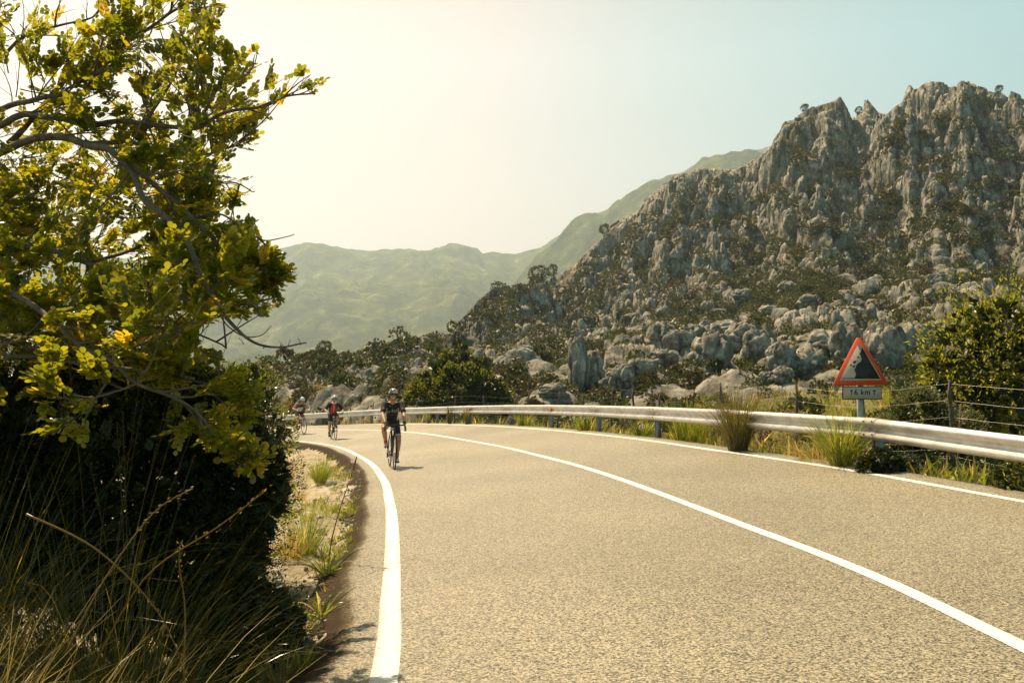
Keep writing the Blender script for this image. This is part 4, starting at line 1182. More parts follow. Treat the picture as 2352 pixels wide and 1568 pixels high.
bush('olive_bush', (p[0], p[1], g_), [(0, 0, .95, .75, .7, .85), (-.55, 0, .7, .5, .5, .6), (.6, 0, .8, .6, .6, .75), (.1, .3, 1.35, .5, .5, .45)],
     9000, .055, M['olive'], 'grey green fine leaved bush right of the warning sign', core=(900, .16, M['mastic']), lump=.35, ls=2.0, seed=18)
p = at(1745, 905, 20); g_ = gz(p[0], p[1])
bush('dry_bush', (p[0], p[1], g_), [(0, 0, .7, .85, .7, .75), (-.6, 0, .6, .6, .5, .6), (.6, 0, .55, .6, .5, .55)],
     4200, .06, M['tan_leaf'], 'pale dry twiggy bush left of the warning sign behind the fence', lump=.45, ls=1.6, seed=19, shell=.7)
# low scrub along the fence foot on the right
for k, (x, Y, s_, mm, lab) in enumerate([(2250, 13.2, .42, 'mastic', 'low dark shrub under the tall tree behind the fence'), (2330, 12.0, .40, 'shrub_brown', 'low reddish brown shrub under the rail at the right edge'), (2130, 13.6, .36, 'mastic', 'low dark shrub under the grey green bush'), (2060, 14.6, .36, 'shrub', 'small rounded shrub behind the foot of the warning sign'), (2400, 10.8, .45, 'mastic_top', 'low green shrub at the right edge just behind the fence'), (2020, 12.6, .27, 'mastic', 'very dark small shrub beside the grass tuft under the sign')]):
    p = at(x, 1000, Y)
    bush('low_shrub', (p[0], Y, gz(p[0], Y)), [(0, 0, s_ * .7, s_, s_, s_ * .75), (s_ * .6, 0, s_ * .5, s_ * .7, s_ * .7, s_ * .6), (-s_ * .6, 0, s_ * .5, s_ * .7, s_ * .7, s_ * .55)], 2200, .035, M[mm], lab, 'shrub', core=(300, .09, M['mastic']), lump=.4, ls=3, seed=30 + k)

# ------------------------------------------------------------------ grass tufts: the left side
TS = [((-2.0, 4.5), 420, 1.55, .30, .95, 'dark_grass', 'tall clump of long arching grass in front of the dark bush', 7),
      ((-2.8, 4.55), 520, 1.75, .35, .9, 'dark_grass', 'tall feathery grass clump at the left edge with pale seed heads', 12),
      ((-1.75, 4.3), 240, 1.15, .20, 1.1, 'dark_grass', 'shaded grass clump bending right near the foot of the dark bush', 4),
      ((-1.34, 2.15), 1700, 1.28, .26, .95, 'gold_grass', 'sunlit golden dry grass clump in the bottom left corner', 0),
      ((-1.95, 2.75), 1200, 1.25, .28, .9, 'gold_grass', 'second golden grass clump just behind the one in the corner', 3)]
for (bx, by), n, L0, rad, sp_, mm, lab, hd in TS:
    tussock('grass_clump', (bx, by, gz(bx, by)), n, L0, rad, sp_, M[mm], lab, 'grass clump', 'tall grass clumps on the left verge', (.0046 if mm == 'gold_grass' else .0045), heads=hd, seg=7, droop=(2.0 if mm == 'gold_grass' else 1.15))
# long single stems leaning to the right
for k, (pts, lab) in enumerate([([(200, 1560, 3.2), (330, 1330, 3.1), (500, 1210, 3.0), (612, 1125, 2.95)], 'long straw coloured stem leaning right across the dark bush'),
                    ([(60, 1180, 2.6), (220, 1260, 2.6), (360, 1400, 2.6), (425, 1540, 2.6)], 'thick dry stem arching down to the right'),
                    ([(150, 1500, 3.0), (240, 1330, 3.0), (350, 1180, 3.0), (435, 1125, 3.0)], 'thin feathery stem rising over the dark bush'),
                    ([(422, 1560, 3.0), (425, 1400, 3.0), (412, 1300, 3.0), (414, 1250, 3.0)], 'upright rusty stem in front of the dark bush')]):
    P_ = spl(Lp(pts), 6); mb = MB().tube(P_ - P_[0], np.linspace(.0035, .0015, len(P_)), 4)
    V2, F2 = leaves(P_[-9:].repeat(3, 0) + R.randn(27, 3) * .006 - P_[0], (P_[-1] - P_[-4])[None] / .05 + rdir(27) * .5, rdir(27), .013, T_LANCE); mb.add(V2, F2)
    tag(obj('straw', mesh_np('straw', *mb.arr(), M['dry_grass'], False), None, P_[0]), lab, 'grass stem', 'long stems in front of the dark bush')

# ------------------------------------------------------------------ the verge between the bush and the road
VG = [((735, 1112), 420, .62, .12, .75, 'grass', 'bright green grass tuft at the top of the verge'),
      ((700, 1275), 300, .62, .13, .70, 'grass', 'tall yellowish grass tuft in the middle of the verge'),
      ((668, 1290), 140, .40, .10, .8, 'dry_grass', 'dry straw tuft left of the yellowish grass tuft'),
      ((645, 1110), 420, .75, .22, .9, 'dry_grass', 'golden dry grass tuft beside the dark bush'),
      ((655, 1040), 420, .85, .25, .9, 'grass', 'pale green grass clump where the bush meets the road'),
      ((622, 1065), 300, .90, .22, .8, 'dry_grass', 'straw coloured clump against the right edge of the bush'),
      ((690, 1150), 120, .30, .10, .9, 'dry_grass', 'small dry tuft in the stony part of the verge'),
      ((820, 1185), 160, .22, .12, 1.0, 'grass', 'short green weeds at the broken asphalt edge'),
      ((815, 1235), 160, .22, .12, 1.0, 'grass', 'short weeds below the asphalt edge beside the flowering plant'),
      ((790, 1290), 120, .24, .10, 1.0, 'grass', 'green weeds right of the strap leaved plant'),
      ((690, 1545), 90, .30, .06, 1.0, 'grass', 'thin grass tuft at the bottom of the verge'),
      ((640, 1575), 90, .34, .08, 1.0, 'dry_grass', 'sparse straw blades at the very bottom of the verge'),
      ((765, 1375), 60, .16, .06, 1.0, 'dry_grass', 'little dry tuft by the dark asphalt edge'),
      ((705, 1200), 90, .25, .10, .9, 'grass', 'small green tuft above the yellowish tuft'),
      ((770, 1130), 90, .18, .10, .9, 'grass', 'low green tuft near the curve of the asphalt edge'),
      ((650, 1200), 160, .30, .16, .9, 'grass', 'low grass tuft close to the bush')]
for (x, y), n, L0, rad, sp_, mm, lab in VG:
    tussock('grass_tuft', on_ground(x, y), n, L0, rad, sp_, M[mm], lab, 'grass tuft', 'grass tufts on the stony verge', .0055, seg=5, droop=.8, hvar=.5)
def strap_plant(name, base, n, L0, w, label, group, m='grass', hgt=None):
    return tussock(name, base, n, L0, .03, 1.6, M[m], label, 'plant', group, w, seg=7, droop=1.25, hvar=.45)
base = on_ground(752, 1335)
asp = empty('asphodel', base, 'strap leaved asphodel with a tall leaning stalk of pale pink flowers beside the asphalt', 'flowering plant')
tussock('x', (0, 0, 0), 46, .42, .03, 1.7, M['grass'], '', parent=asp, w=.017, seg=7, droop=1.3)
Yb = base[1]
stk = spl(Lp([(750, 1330, Yb), (762, 1240, Yb), (782, 1165, Yb), (806, 1095, Yb), (820, 1050, Yb)]), 6) - base
mb = MB().tube(stk, np.linspace(.007, .0028, len(stk)), 6)
br = []
for t, x1, y1 in ((.62, 806, 1150), (.68, 765, 1118), (.74, 800, 1105), (.80, 778, 1085), (.86, 822, 1080), (.66, 772, 1140), (.92, 806, 1062), (.58, 790, 1165)):
    b_ = stk[int(t * (len(stk) - 1))]; e_ = at(x1, y1, Yb + .05 * R.randn()) - base
    if np.linalg.norm(e_ - b_) > .3: e_ = b_ + (e_ - b_) * .5
    mb.tube([b_, (b_ + e_) / 2 - [0, 0, .01], e_], [.003, .0025, .0015], 4); br.append((b_, e_))
obj('stalk', mesh_np('stalk', *mb.arr(), M['stem'], True), asp)
M['petal'] = mat('pale_petal', (.88, .70, .62), .6, trans=(.8, .6, .5, .4))
for b_, e_ in br + [(stk[-6], stk[-1])]:
    for t in (.55, .8, 1.0):
        c = b_ + (e_ - b_) * t + R.randn(3) * .006; d = rdir(1)[0]; d[2] = abs(d[2])
        a0, b1_ = np.cross(d, [0, 0, 1.0]), None; a0 /= np.linalg.norm(a0) + 1e-9; b1_ = np.cross(d, a0)
        an = np.arange(6) / 6 * 6.283
        A6 = d * .35 + np.cos(an)[:, None] * a0 + np.sin(an)[:, None] * b1_
        V2, F2 = leaves(np.repeat(c[None], 6, 0), A6, np.repeat(d[None], 6, 0), .025, T_LANCE)
        obj('flower', mesh_np('flower', V2, F2, M['petal']), asp)
tb = spl([stk[-5], stk[-1] + [0, 0, .02]], 4)
obj('flower_bud', mesh_np('flower_bud', *MB().tube(tb, [.005, .008, .008, .006, .001], 6).arr(), M['stem'], True), asp)
strap_plant('strap_leaved_plant', on_ground(738, 1425), 22, .34, .016, 'small strap leaved plant with arching leaves at the foot of the dark asphalt edge', 'strap leaved plants')
strap_plant('strap_leaved_plant', on_ground(700, 1455), 14, .30, .013, 'little strap leaved plant lowest on the verge', 'strap leaved plants')
for x, Y, lab in ((2232, 10.6, 'strap leaved plant below the rail at the right edge'), (2300, 9.9, 'second strap leaved plant below the rail nearest the right edge'), (2060, 12.4, 'strap leaved plant below the rail right of the sign post'), (2150, 11.5, 'small strap leaved plant between the fence posts right of the sign')):
    i = fence_at(x); q = FC[i] ; k = near(q[None], RAIL)[0]
    rpz = RAIL[int(k[1])]; b_ = (q[:2] + rpz[:2]) / 2
    strap_plant('strap_leaved_plant', (b_[0], b_[1], gz(*b_)), 34, .50, .022, lab, 'strap leaved plants')
# stones
def stone(name, base, s, lab, seed, group, m=None, sub=3, flat=.65):
    th = 18; ph = 24
    mb = MB().ell((0, 0, 0), (1, 1, 1), nu=ph, nv=th); V, F = mb.arr()
    f1, f2, c = voro(V * 1.3 + seed * 7.7, seed)
    r = .75 + .35 * fbm(V * 1.6 + seed, 3, seed) - .18 * np.clip(.25 - (f2 - f1), 0, .25) * 4
    V = V * r[:, None] * np.array([1, .85, flat]) * s
    o = obj(name, mesh_np(name, V, F, m or M['pale_stone'], True), None, np.array(base) + [0, 0, s * flat * .25]); o.rotation_euler = (0, 0, seed * 1.3)
    return tag(o, lab, 'stone', group)
M['pale_stone'] = mat('pale_stone', (.34, .28, .20), .95, noise=(12, (.55, .48, .36), 8, .35, .7), bump=(30, .8, .01))
for k, (x, y, s, lab) in enumerate([(672, 1372, .085, 'largest pale stone beside the bottom of the dark bush'), (735, 1222, .10, 'pale flat stone half behind the yellowish grass tuft'), (762, 1112, .12, 'brown stone right of the bright green tuft'), (715, 1400, .06, 'ochre stone below the largest pale stone'), (690, 1175, .08, 'flat pale stone in the sandy patch'), (640, 1330, .05, 'small grey stone against the bush'), (665, 1510, .05, 'small dark stone at the bottom of the verge'), (735, 1190, .06, 'small rounded stone near the middle of the verge'), (560, 1530, .05, 'grey stone in the shade below the bush'), (480, 1545, .06, 'flat grey stone in the shade left of the verge'), (725, 1150, .07, 'pale stone below the bright green tuft')]):
    stone('stone', on_ground(x, y), s, lab, k + 3, 'stones on the verge')
# ------------------------------------------------------------------ tufts along the guard rail
RT = [(985, 955, .6, 'grass'), (1035, .0, .8, 'dark_grass'), (1075, 0, .7, 'dark_grass'), (1205, 0, .62, 'grass'), (1345, 0, .65, 'grass'), (1475, 0, .55, 'grass'), (1585, 0, 1.35, 'grass'), (1690, 0, 1.35, 'dark_grass'), (1870, 0, .62, 'dry_grass'), (1940, 0, 1.0, 'grass')]
labs = ['thin upright grass tuft by the rail right of the front rider', 'grass tuft rising in front of the rail behind the road curve', 'brown grass tuft by the orange reflector', 'green grass tuft under the rail in the middle of the bend', 'grass tuft below the second orange reflector', 'short grass tuft left of a rail post', 'very tall grass clump standing behind the rail', 'thick tall grass clump overlapping the rail left of the sign', 'low blond grass tuft lying under the rail', 'bright green grass clump in front of the rail under the sign']
def rail_at(x, off_):
    c = np.c_[rr_[:, :2] + nr * off_, rr_[:, 2]]
    ok = np.where(c[:, 1] > 4)[0]; i = ok[np.abs(c[ok, 0] / c[ok, 1] - (x - 1176) / FD).argmin()]
    return c[i]
for k, ((x, _, h, mm), lab) in enumerate(zip(RT, labs)):
    o_ = (-.12, -.14, -.14, .15, .12, .2, .75, -.10, .02, -.16)[k]
    p = rail_at(x, o_); n = (90, 110, 110, 200, 220, 200, 600, 700, 260, 600)[k]
    rad = (.07, .07, .07, .22, .25, .2, .32, .17, .30, .16)[k]
    tussock('grass_tuft', (p[0], p[1], gz(p[0], p[1]) if o_ > 0 else p[2] - .03), n, h, rad, (.35, .2, .3, .7, .7, .8, .5, .55, 1.5, .7)[k], M[mm], lab, 'grass tuft', 'grass tufts along the guard rail', (.014 if k < 6 else .008), seg=5, droop=(.4 if k in (0, 1, 2) else .95), heads=(3 if k in (6, 7, 9) else 0), hvar=.45)
def where(p):
    x = proj(np.array([p]))[0][0]
    for lim, t in ((640, 'left of the rear riders'), (860, 'above the rear riders'), (960, 'behind the front rider'), (1180, 'around the dark tree in the middle'), (1400, 'right of the dark tree in the middle'), (1640, 'between the dark tree and the sign'), (1900, 'just left of the warning sign'), (2060, 'behind the warning sign'), (9999, 'right of the warning sign')):
        if x < lim: return t
def size_word(s_, lo, hi): return 'small' if s_ < lo else ('large' if s_ > hi else 'middling')

# ------------------------------------------------------------------ boulders at the foot of the hill
def boulder_mesh(seed, flut=1.0):
    V, F = MB().ell((0, 0, 0), (1, 1, 1), nu=64, nv=44).arr()
    f1, f2, c = voro(V * 1.05 + seed * 5.1, seed)
    g1, g2, c2 = voro(V * np.array([2.4, 2.4, 1.3]) + seed * 3.3, seed + 1)
    fl = np.abs(vnoise(np.c_[V[:, 0] * 7, V[:, 1] * 7, V[:, 2] * 1.2] + seed, seed + 2) - .5) * 2
    r = .74 + .30 * c - .25 * np.clip(.28 - (f2 - f1), 0, .28) * 3 + .14 * c2 - .12 * np.clip(.2 - (g2 - g1), 0, .2) * 4 + flut * .05 * fl + .10 * fbm(V * 2 + seed, 3, seed)
    return mesh_np('boulder', V * r[:, None], F, M['boulder'], True)
BM = [boulder_mesh(500 + 10 * k) for k in range(9)]
BL = [(1528, 824, 62, 34, 45, 'flat topped pale slab of rock lying on darker rocks below the slope'),
      (1632, 815, 92, 96, 62, 'big rounded boulder with vertical flutes, largest left of the sign'),
      (1795, 828, 78, 72, 60, 'round smooth boulder directly left of the warning sign'),
      (1738, 800, 62, 66, 64, 'narrow upright boulder between the two big round boulders'),
      (1700, 775, 80, 60, 70, 'broad boulder behind the narrow upright one'),
      (1855, 840, 90, 60, 62, 'low dark boulder left of the warning sign under a round shrub'),
      (1890, 790, 110, 50, 75, 'long sloping boulder above the low dark one'),
      (1945, 800, 70, 90, 66, 'streaked boulder seen behind the tip of the warning sign'),
      (2030, 805, 88, 92, 64, 'tall boulder right behind the warning sign'),
      (2098, 792, 84, 88, 62, 'tall cracked boulder right of the warning sign'),
      (1560, 785, 60, 50, 70, 'rounded boulder above the flat slab'),
      (1765, 868, 40, 26, 50, 'small boulder low in the grass below the round smooth boulder'),
      (1800, 862, 46, 34, 48, 'small dark boulder close to the left edge of the warning sign'),
      (1475, 850, 60, 50, 60, 'wide grey boulder left of the flat slab'),
      (1400, 890, 55, 34, 50, 'pale boulder just above the rail in the middle of the bend'),
      (1430, 870, 50, 50, 55, 'grey boulder behind the pale one above the rail'),
      (1330, 845, 44, 110, 75, 'slender pointed rock spire in the scrub above the rail'),
      (1362, 860, 50, 74, 72, 'squat rock spire beside the slender one'),
      (1270, 900, 60, 34, 62, 'low grey boulder behind the middle of the rail'),
      (1905, 892, 36, 30, 36, 'small reddish rock left of the sign post')]
for k, (x, y, w, h, Y, lab) in enumerate(BL):
    ci = np.abs(ha - (x - 1176) / FD).argmin(); col = HILLP[:, ci]; py = proj(col)[:, 1]
    ri = np.where(py < y + h * .42)[0]; ri = ri[0] if len(ri) else 30; Y = float(np.clip(col[ri, 1], 40, 130))
    p = at(x, y, Y); ppm = FD / Y
    o = obj('boulder', BM[k % 9]); rx = w / ppm / 2 * 1.15; rz = h / ppm / 2 * 1.15
    g_ = min(p[2], p[2])
    o.location = tuple(float(c) for c in p); o.scale = (rx, rx * .9, rz * 1.15); o.rotation_euler = (0, 0, k * 1.9)
    tag(o, lab, 'boulder', 'named boulders at the foot of the hill')
# loose boulders over the lower slope, standing on the hill's own surface
def pick(n, tlo, thi, alo, ahi, f):
    out = []
    r0 = np.searchsorted(HT[:, 0], tlo); r1 = np.searchsorted(HT[:, 0], thi)
    c0 = np.searchsorted(ha, alo); c1 = np.searchsorted(ha, ahi)
    while len(out) < n:
        i = R.randint(r0, r1); j = R.randint(c0, c1)
        if R.rand() < f(i, j): out.append((i, j))
    return out
bl = pick(150, .06, .62, -.05, .56, lambda i, j: .25 + .75 * (HROCK[i, j] < .5))
for k, (i, j) in enumerate(bl):
    p = HILLP[i, j]; s_ = (.45 + 1.3 * R.rand() ** 1.6) * (p[1] / 90) ** .5
    o = obj('boulder', BM[k % 9]); o.location = tuple(float(c) for c in (p + [0, 0, s_ * .12])); o.scale = (s_ * (1 + .5 * R.rand()), s_, s_ * (.6 + .5 * R.rand())); o.rotation_euler = (0, 0, R.rand() * 6)
    tag(o, size_word(s_, .75, 1.2) + ' loose grey boulder on the slope ' + where(p), 'boulder', 'grey boulders scattered over the slope')

# ------------------------------------------------------------------ shrubs on the hill
def shrub_arr(seed, n=250, size=.24):
    R2 = np.random.RandomState(seed)
    lobes = [(0, 0, .42, .62, .6, .55)] + [(math.cos(a) * .48, math.sin(a) * .48, .30 + .35 * R2.rand(), .42, .42, .38 + .15 * R2.rand()) for a in R2.rand(4) * 6.28]
    q, A, N, s = crown_leaves(lobes, n, size, .4, .4, seed, .35, 2.5)
    return leaves(q, A, N, s, T_CLUMP)
SH = []
for k in range(8):
    V, F = shrub_arr(700 + k)
    SH.append((V, F, R.rand(len(V) // 4)))
SMESH = []
for k, (V, F, v) in enumerate(SH):
    mm = M['shrub'] if k % 3 else M['shrub_brown']
    SMESH.append(mesh_np('crown', V, F, mm, False, {'var': np.repeat(v, 4)}))
def wgt(i, j):
    c = HCL[i, j]; rk = HROCK[i, j]
    return (.9 if rk < .45 else .14 + .22 * c) * (.20 if ha[j] < -.03 else 1)
cand = pick(4200, .01, .93, -.30, .575, wgt)
info = []
for i, j in cand:
    p = HILLP[i, j]; s_ = (.50 + .90 * R.rand() ** 1.8) * (p[1] / 100) ** .5 * (1 + .25 * HCL[i, j])
    info.append((s_ / p[1], s_, i, j))
info.sort(reverse=True)
def shrub_label(i, j):
    if HCL[i, j] > .6 and HILLP[i, j][0] / HILLP[i, j][1] > .05: return 'dark round shrub on the grey cliffs', 'shrubs on the cliffs'
    if HILLP[i, j][0] / HILLP[i, j][1] < .0: return 'dark shrub between low jagged rocks,', 'shrubs on the low jagged rocks'
    if HT[i, j] < .25: return 'olive shrub at the foot of rocks,', 'shrubs at the foot of the slope'
    return 'olive brown shrub on the sunlit slope,', 'shrubs on the sunlit slope'
NI = 205
for q_, (_, s_, i, j) in enumerate(info[:NI]):
    lab, grp = shrub_label(i, j)
    lab = size_word(s_, .85, 1.3) + ' ' + ' '.join(lab.split()[:7]) + ' ' + where(HILLP[i, j])
    lab = ' '.join(lab.split()[:16])
    o = obj('shrub', SMESH[q_ % 8]); o.location = tuple(float(c) for c in (HILLP[i, j] - [0, 0, .1 * s_])); o.scale = (s_, s_, s_ * (.8 + .4 * R.rand())); o.rotation_euler = (0, 0, R.rand() * 6.28)
    tag(o, lab, 'shrub', grp)
for par, mm in ((0, 'shrub_brown'), (1, 'shrub')):
    Vs = []; Fs = []; vs = []; n = 0
    for q_, (_, s_, i, j) in enumerate(info[NI:]):
        k = q_ % 8
        if (k % 3 == 0) != (par == 0): continue
        V, F, v = SH[k]; m_ = min(len(F), 150); a = R.rand() * 6.28
        V = V[:m_ * 4]; F = F[:m_]; v = v[:m_]
        c, s = math.cos(a), math.sin(a); V = V @ np.array([[c, s, 0], [-s, c, 0], [0, 0, 1]]) * s_ * np.array([1.1, 1.1, .8 + .4 * R.rand()]) + HILLP[i, j] - np.array([0, 0, .1 * s_])
        Vs.append(V); Fs.append(F + n); vs.append(np.repeat(np.clip(v + .2 * R.randn(), 0, 1), 4)); n += len(V)
    o = obj('scrub', mesh_np('scrub', np.concatenate(Vs), np.concatenate(Fs), M[mm], False, {'var': np.concatenate(vs)}))
    tag(o, 'countless small shrubs dotting the far rocks of the hillside', 'scrub', kind='stuff')
# short tussocky growth over the earth of the slope
gl = pick(16000, .0, .80, -.30, .575, lambda i, j: (1.0 if HROCK[i, j] < .5 else .05) * (.5 if ha[j] < -.03 else 1))
P = np.array([HILLP[i, j] for i, j in gl]); k = 9
P = np.repeat(P, k, 0) + R.randn(len(P) * k, 3) * np.array([.5, .5, .05]) * (P[:, 1] / 100).repeat(k)[:, None]
s_ = (.13 + .17 * R.rand(len(P))) * (P[:, 1] / 100) ** .7
o = leaf_obj('undergrowth', P, rdir(len(P)) * .6 + np.array([0, 0, .7]), rdir(len(P)), s_, T_CLUMP, M['shrub'], None)
tag(o, 'low olive undergrowth covering the earth between the rocks', 'undergrowth', kind='stuff')
# skyline trees
for k, (x, y, h, lab) in enumerate([(1235, 668, 30, 'small dark tree on the crest right of the lone jagged rock'), (1268, 655, 22, 'smaller tree on the crest beside the other dark tree'), (745, 815, 26, 'dark bushy tree on top of the low rocks above the rear riders'), (703, 832, 20, 'small dark tree at the left end of the low rocks'), (1390, 540, 18, 'little tree standing on the shoulder of the cliffs'), (1862, 262, 14, 'tiny tree on the edge of the upper cliffs'), (1990, 235, 12, 'tiny tree on the notch of the highest crags'), (2320, 215, 14, 'small tree on the highest ridge at the right edge')]):
    a = (x - 1176) / FD; c = np.abs(ha - a).argmin()
    col = HILLP[:, c]; e = (col[:, 2] - CAMZ) / col[:, 1]; r_i = e.argmax(); p = col[r_i]
    H_ = h * 1.5 / FD * p[1]
    bush('tree', p - [0, 0, .5], [(0, 0, H_ * .6, H_ * .42, H_ * .42, H_ * .42), (H_ * .2, 0, H_ * .8, H_ * .25, H_ * .25, H_ * .22), (-H_ * .22, 0, H_ * .5, H_ * .25, H_ * .25, H_ * .25)], 1300, H_ * .10, M['shrub'], lab, 'tree', 'trees on the skyline of the rocks', seed=60 + k, ls=.6)
# ------------------------------------------------------------------ band between the fence and the hill
def mid_spot():
    while True:
        Y = 15 + 40 * R.rand(); a = -.30 + .87 * R.rand(); x = a * Y
        d = near(np.array([[x, Y]]), RAIL)[0]
        if d[2] < 0 and d[0] > 2.6 and (a > -.06 or R.rand() < .2): return x, Y
for k in range(92):
    x, Y = mid_spot(); s_ = (.40 + .80 * R.rand() ** 1.5) * (Y / 30) ** .3
    a = x / Y; z = gz(x, Y)
    V, F, v = SH[k % 8]
    o = obj('shrub', SMESH[k % 8]); o.location = (x, Y, z - .05); o.scale = (s_, s_, s_ * (.7 + .4 * R.rand())); o.rotation_euler = (0, 0, R.rand() * 6)
    tag(o, size_word(s_, .6, .9) + ' low shrub just past the wire fence ' + where((x, Y, z)), 'shrub', 'shrubs just beyond the wire fence')
P = []
while len(P) < 5200:
    Y = 8 + 44 * R.rand() ** 1.0; a = -.32 + .95 * R.rand(); x = a * Y; P.append((x, Y))
P = np.array(P); d = near(P, RAIL); P = P[(d[:, 2] < 0) & (d[:, 0] > .35)]
Pz = ground_z(P[:, 0], P[:, 1]); P = np.c_[P, Pz]
k = 13; n = len(P); Q = np.repeat(P, k, 0) + R.randn(n * k, 3) * np.array([.10, .10, 0])
A = rdir(n * k) * .55 + np.array([0, 0, 1]); L_ = (.16 + .26 * R.rand(n * k)) * np.repeat(.6 + .8 * R.rand(n), k) * (Q[:, 1] / 20) ** .25
tv = (np.array([(-.03, 0, 0), (.03, 0, 0), (.022, .55, .04), (-.022, .55, .04), (0, 1, .2)], float), None)
def blades(Q, A, L_, m, name, lab):
    S, A2, U = frames(A, rdir(len(A)))
    t = tv[0]; V = Q[:, None] + L_[:, None, None] * (S[:, None] * t[None, :, 0, None] * 1.6 + A2[:, None] * t[None, :, 1, None] + U[:, None] * t[None, :, 2, None])
    b = (np.arange(len(Q)) * 5)[:, None]
    o = obj(name, mesh_np(name, V.reshape(-1, 3), [np.array([[0, 1, 2, 3]]) + b, np.array([[3, 2, 4]]) + b], m, False, {'var': np.repeat(R.rand(len(Q)), 5)}))
    tag(o, lab, 'grass', kind='stuff')
h_ = R.rand(len(Q)) < .65
blades(Q[h_], A[h_], L_[h_], M['grass'], 'grass', 'short green grass and weeds beyond the guard rail')
blades(Q[~h_], A[~h_], L_[~h_], M['dry_grass'], 'grass', 'short dry grass among the green beyond the guard rail')
# patchy short growth on the left verge
P = []
P = np.c_[-6 + 5.6 * R.rand(9000), 3 + 24 * R.rand(9000) ** 1.3]
d = near(P, INN); f = fbm(np.c_[P * 1.3, P[:, 0] * 0], 3, 51)
P = P[(d[:, 2] > 0) & (d[:, 0] > .42) & (d[:, 0] < 3.6) & (f > .60)]
P = np.c_[P, ground_z(P[:, 0], P[:, 1])]
k = 9; n = len(P); Q = np.repeat(P, k, 0) + R.randn(n * k, 3) * np.array([.04, .04, 0])
blades(Q, rdir(n * k) * .7 + np.array([0, 0, .9]), (.05 + .10 * R.rand(n * k)), M['grass'], 'grass', 'thin short weeds spread over the stony verge')
# loose crumbs of asphalt and gravel along the broken edge
n = 4200; i = R.randint(0, len(inn_s), n); i = i[(inn_s[i, 1] > 2.5) & (inn_s[i, 1] < 22)]; n = len(i)
off_ = edge_in[i] - .04 - np.abs(R.randn(n)) * .16
P = inn_s[i, :2] + nn[i] * off_[:, None] + R.randn(n, 2) * .03
gz_ = ground_z(P[:, 0], P[:, 1]); dd_ = -off_ + edge_in[i]
P = np.c_[P, np.maximum(gz_ + .008, -.03 - dd_ * .95)]
V0, F0 = MB().ell((0, 0, 0), (1, 1, .7), nu=6, nv=4).arr(); F0 = F0[0]
s_ = .006 + .020 * R.rand(n) ** 2.5
V = P[:, None] + V0[None] * (s_[:, None] * (1 + .5 * R.rand(n, 3)))[:, None]
V = V + R.randn(*V.shape) * s_[:, None, None] * .12
o = obj('gravel', mesh_np('gravel', V.reshape(-1, 3), (F0[None] + (np.arange(n) * len(V0))[:, None, None]).reshape(-1, 4), M['grit'] if 'grit' in M else mat('grit', (.12, .10, .08), .9, noise=(6, (.32, .27, .20), 3, .4, .6))))
tag(o, 'loose dark grit along the crumbling asphalt edge', 'gravel', kind='stuff')

# ------------------------------------------------------------------ the cyclists
M['skin'] = mat('skin', (.40, .20, .115), .55, noise=(9, (.46, .235, .14), 3, .4, .6))
M['black_cloth'] = mat('black_cloth', (.010, .010, .011), .85)
M['white_cloth'] = mat('white_cloth', (.62, .58, .52), .8)
M['red_cloth'] = mat('red_cloth', (.50, .018, .012), .8)
M['pink_cloth'] = mat('pink_cloth', (.62, .10, .16), .8)
M['teal_cloth'] = mat('teal_cloth', (.06, .34, .36), .7)
M['grey_cloth'] = mat('grey_cloth', (.16, .17, .19), .8)
M['dark_glass'] = mat('dark_lens', (.012, .010, .008), .12)
M['hair'] = mat('brown_hair', (.09, .05, .025), .6)
M['teeth'] = mat('teeth', (.75, .70, .62), .4)
M['rubber'] = mat('tyre_rubber', (.012, .012, .012), .6)
M['black_paint'] = mat('black_paint', (.012, .012, .013), .25)
M['red_paint'] = mat('red_paint', (.52, .03, .012), .25)
M['white_paint'] = mat('white_paint', (.62, .60, .56), .3)
M['alloy'] = mat('alloy', (.45, .45, .44), .35, .8)
M['shoe_grey'] = mat('grey_shoe', (.30, .30, .30), .5)
M['helmet_shell'] = mat('helmet_shell', (.12, .14, .14), .25, noise=(7, (.50, .47, .44), 1, .52, .55))
M['helmet_white'] = mat('white_helmet', (.60, .60, .58), .3, noise=(8, (.45, .06, .03), 1, .60, .62))
M['helmet_pale'] = mat('pale_blue_helmet', (.48, .58, .62), .3)

def remesh(V, F, vox, smooth=4):
    me = mesh_np('tmp', V, F); o = bpy.data.objects.new('tmp', me); COL.objects.link(o)
    m1 = o.modifiers.new('r', 'REMESH'); m1.mode = 'VOXEL'; m1.voxel_size = vox
    m2 = o.modifiers.new('s', 'SMOOTH'); m2.factor = .5; m2.iterations = smooth
    dg = bpy.context.evaluated_depsgraph_get(); dg.update()
    r = bpy.data.meshes.new_from_object(o.evaluated_get(dg)); bpy.data.objects.remove(o)
    r.polygons.foreach_set('use_smooth', np.ones(len(r.polygons), bool)); return r
def cap(mb, a, b, ra, rb, k=14):
    a = np.array(a, float); b = np.array(b, float); m = (a + b) / 2
    mb.tube([a, a + (b - a) * .33, a + (b - a) * .66, b], [ra, ra + (rb - ra) * .3, ra + (rb - ra) * .7, rb], k)
    mb.ell(a, (ra,) * 3); mb.ell(b, (rb,) * 3)
def rot_y(a): c, s = math.cos(a), math.sin(a); return np.array([[c, 0, s], [0, 1, 0], [-s, 0, c]])
def rot_z(a): c, s = math.cos(a), math.sin(a); return np.array([[c, -s, 0], [s, c, 0], [0, 0, 1]])

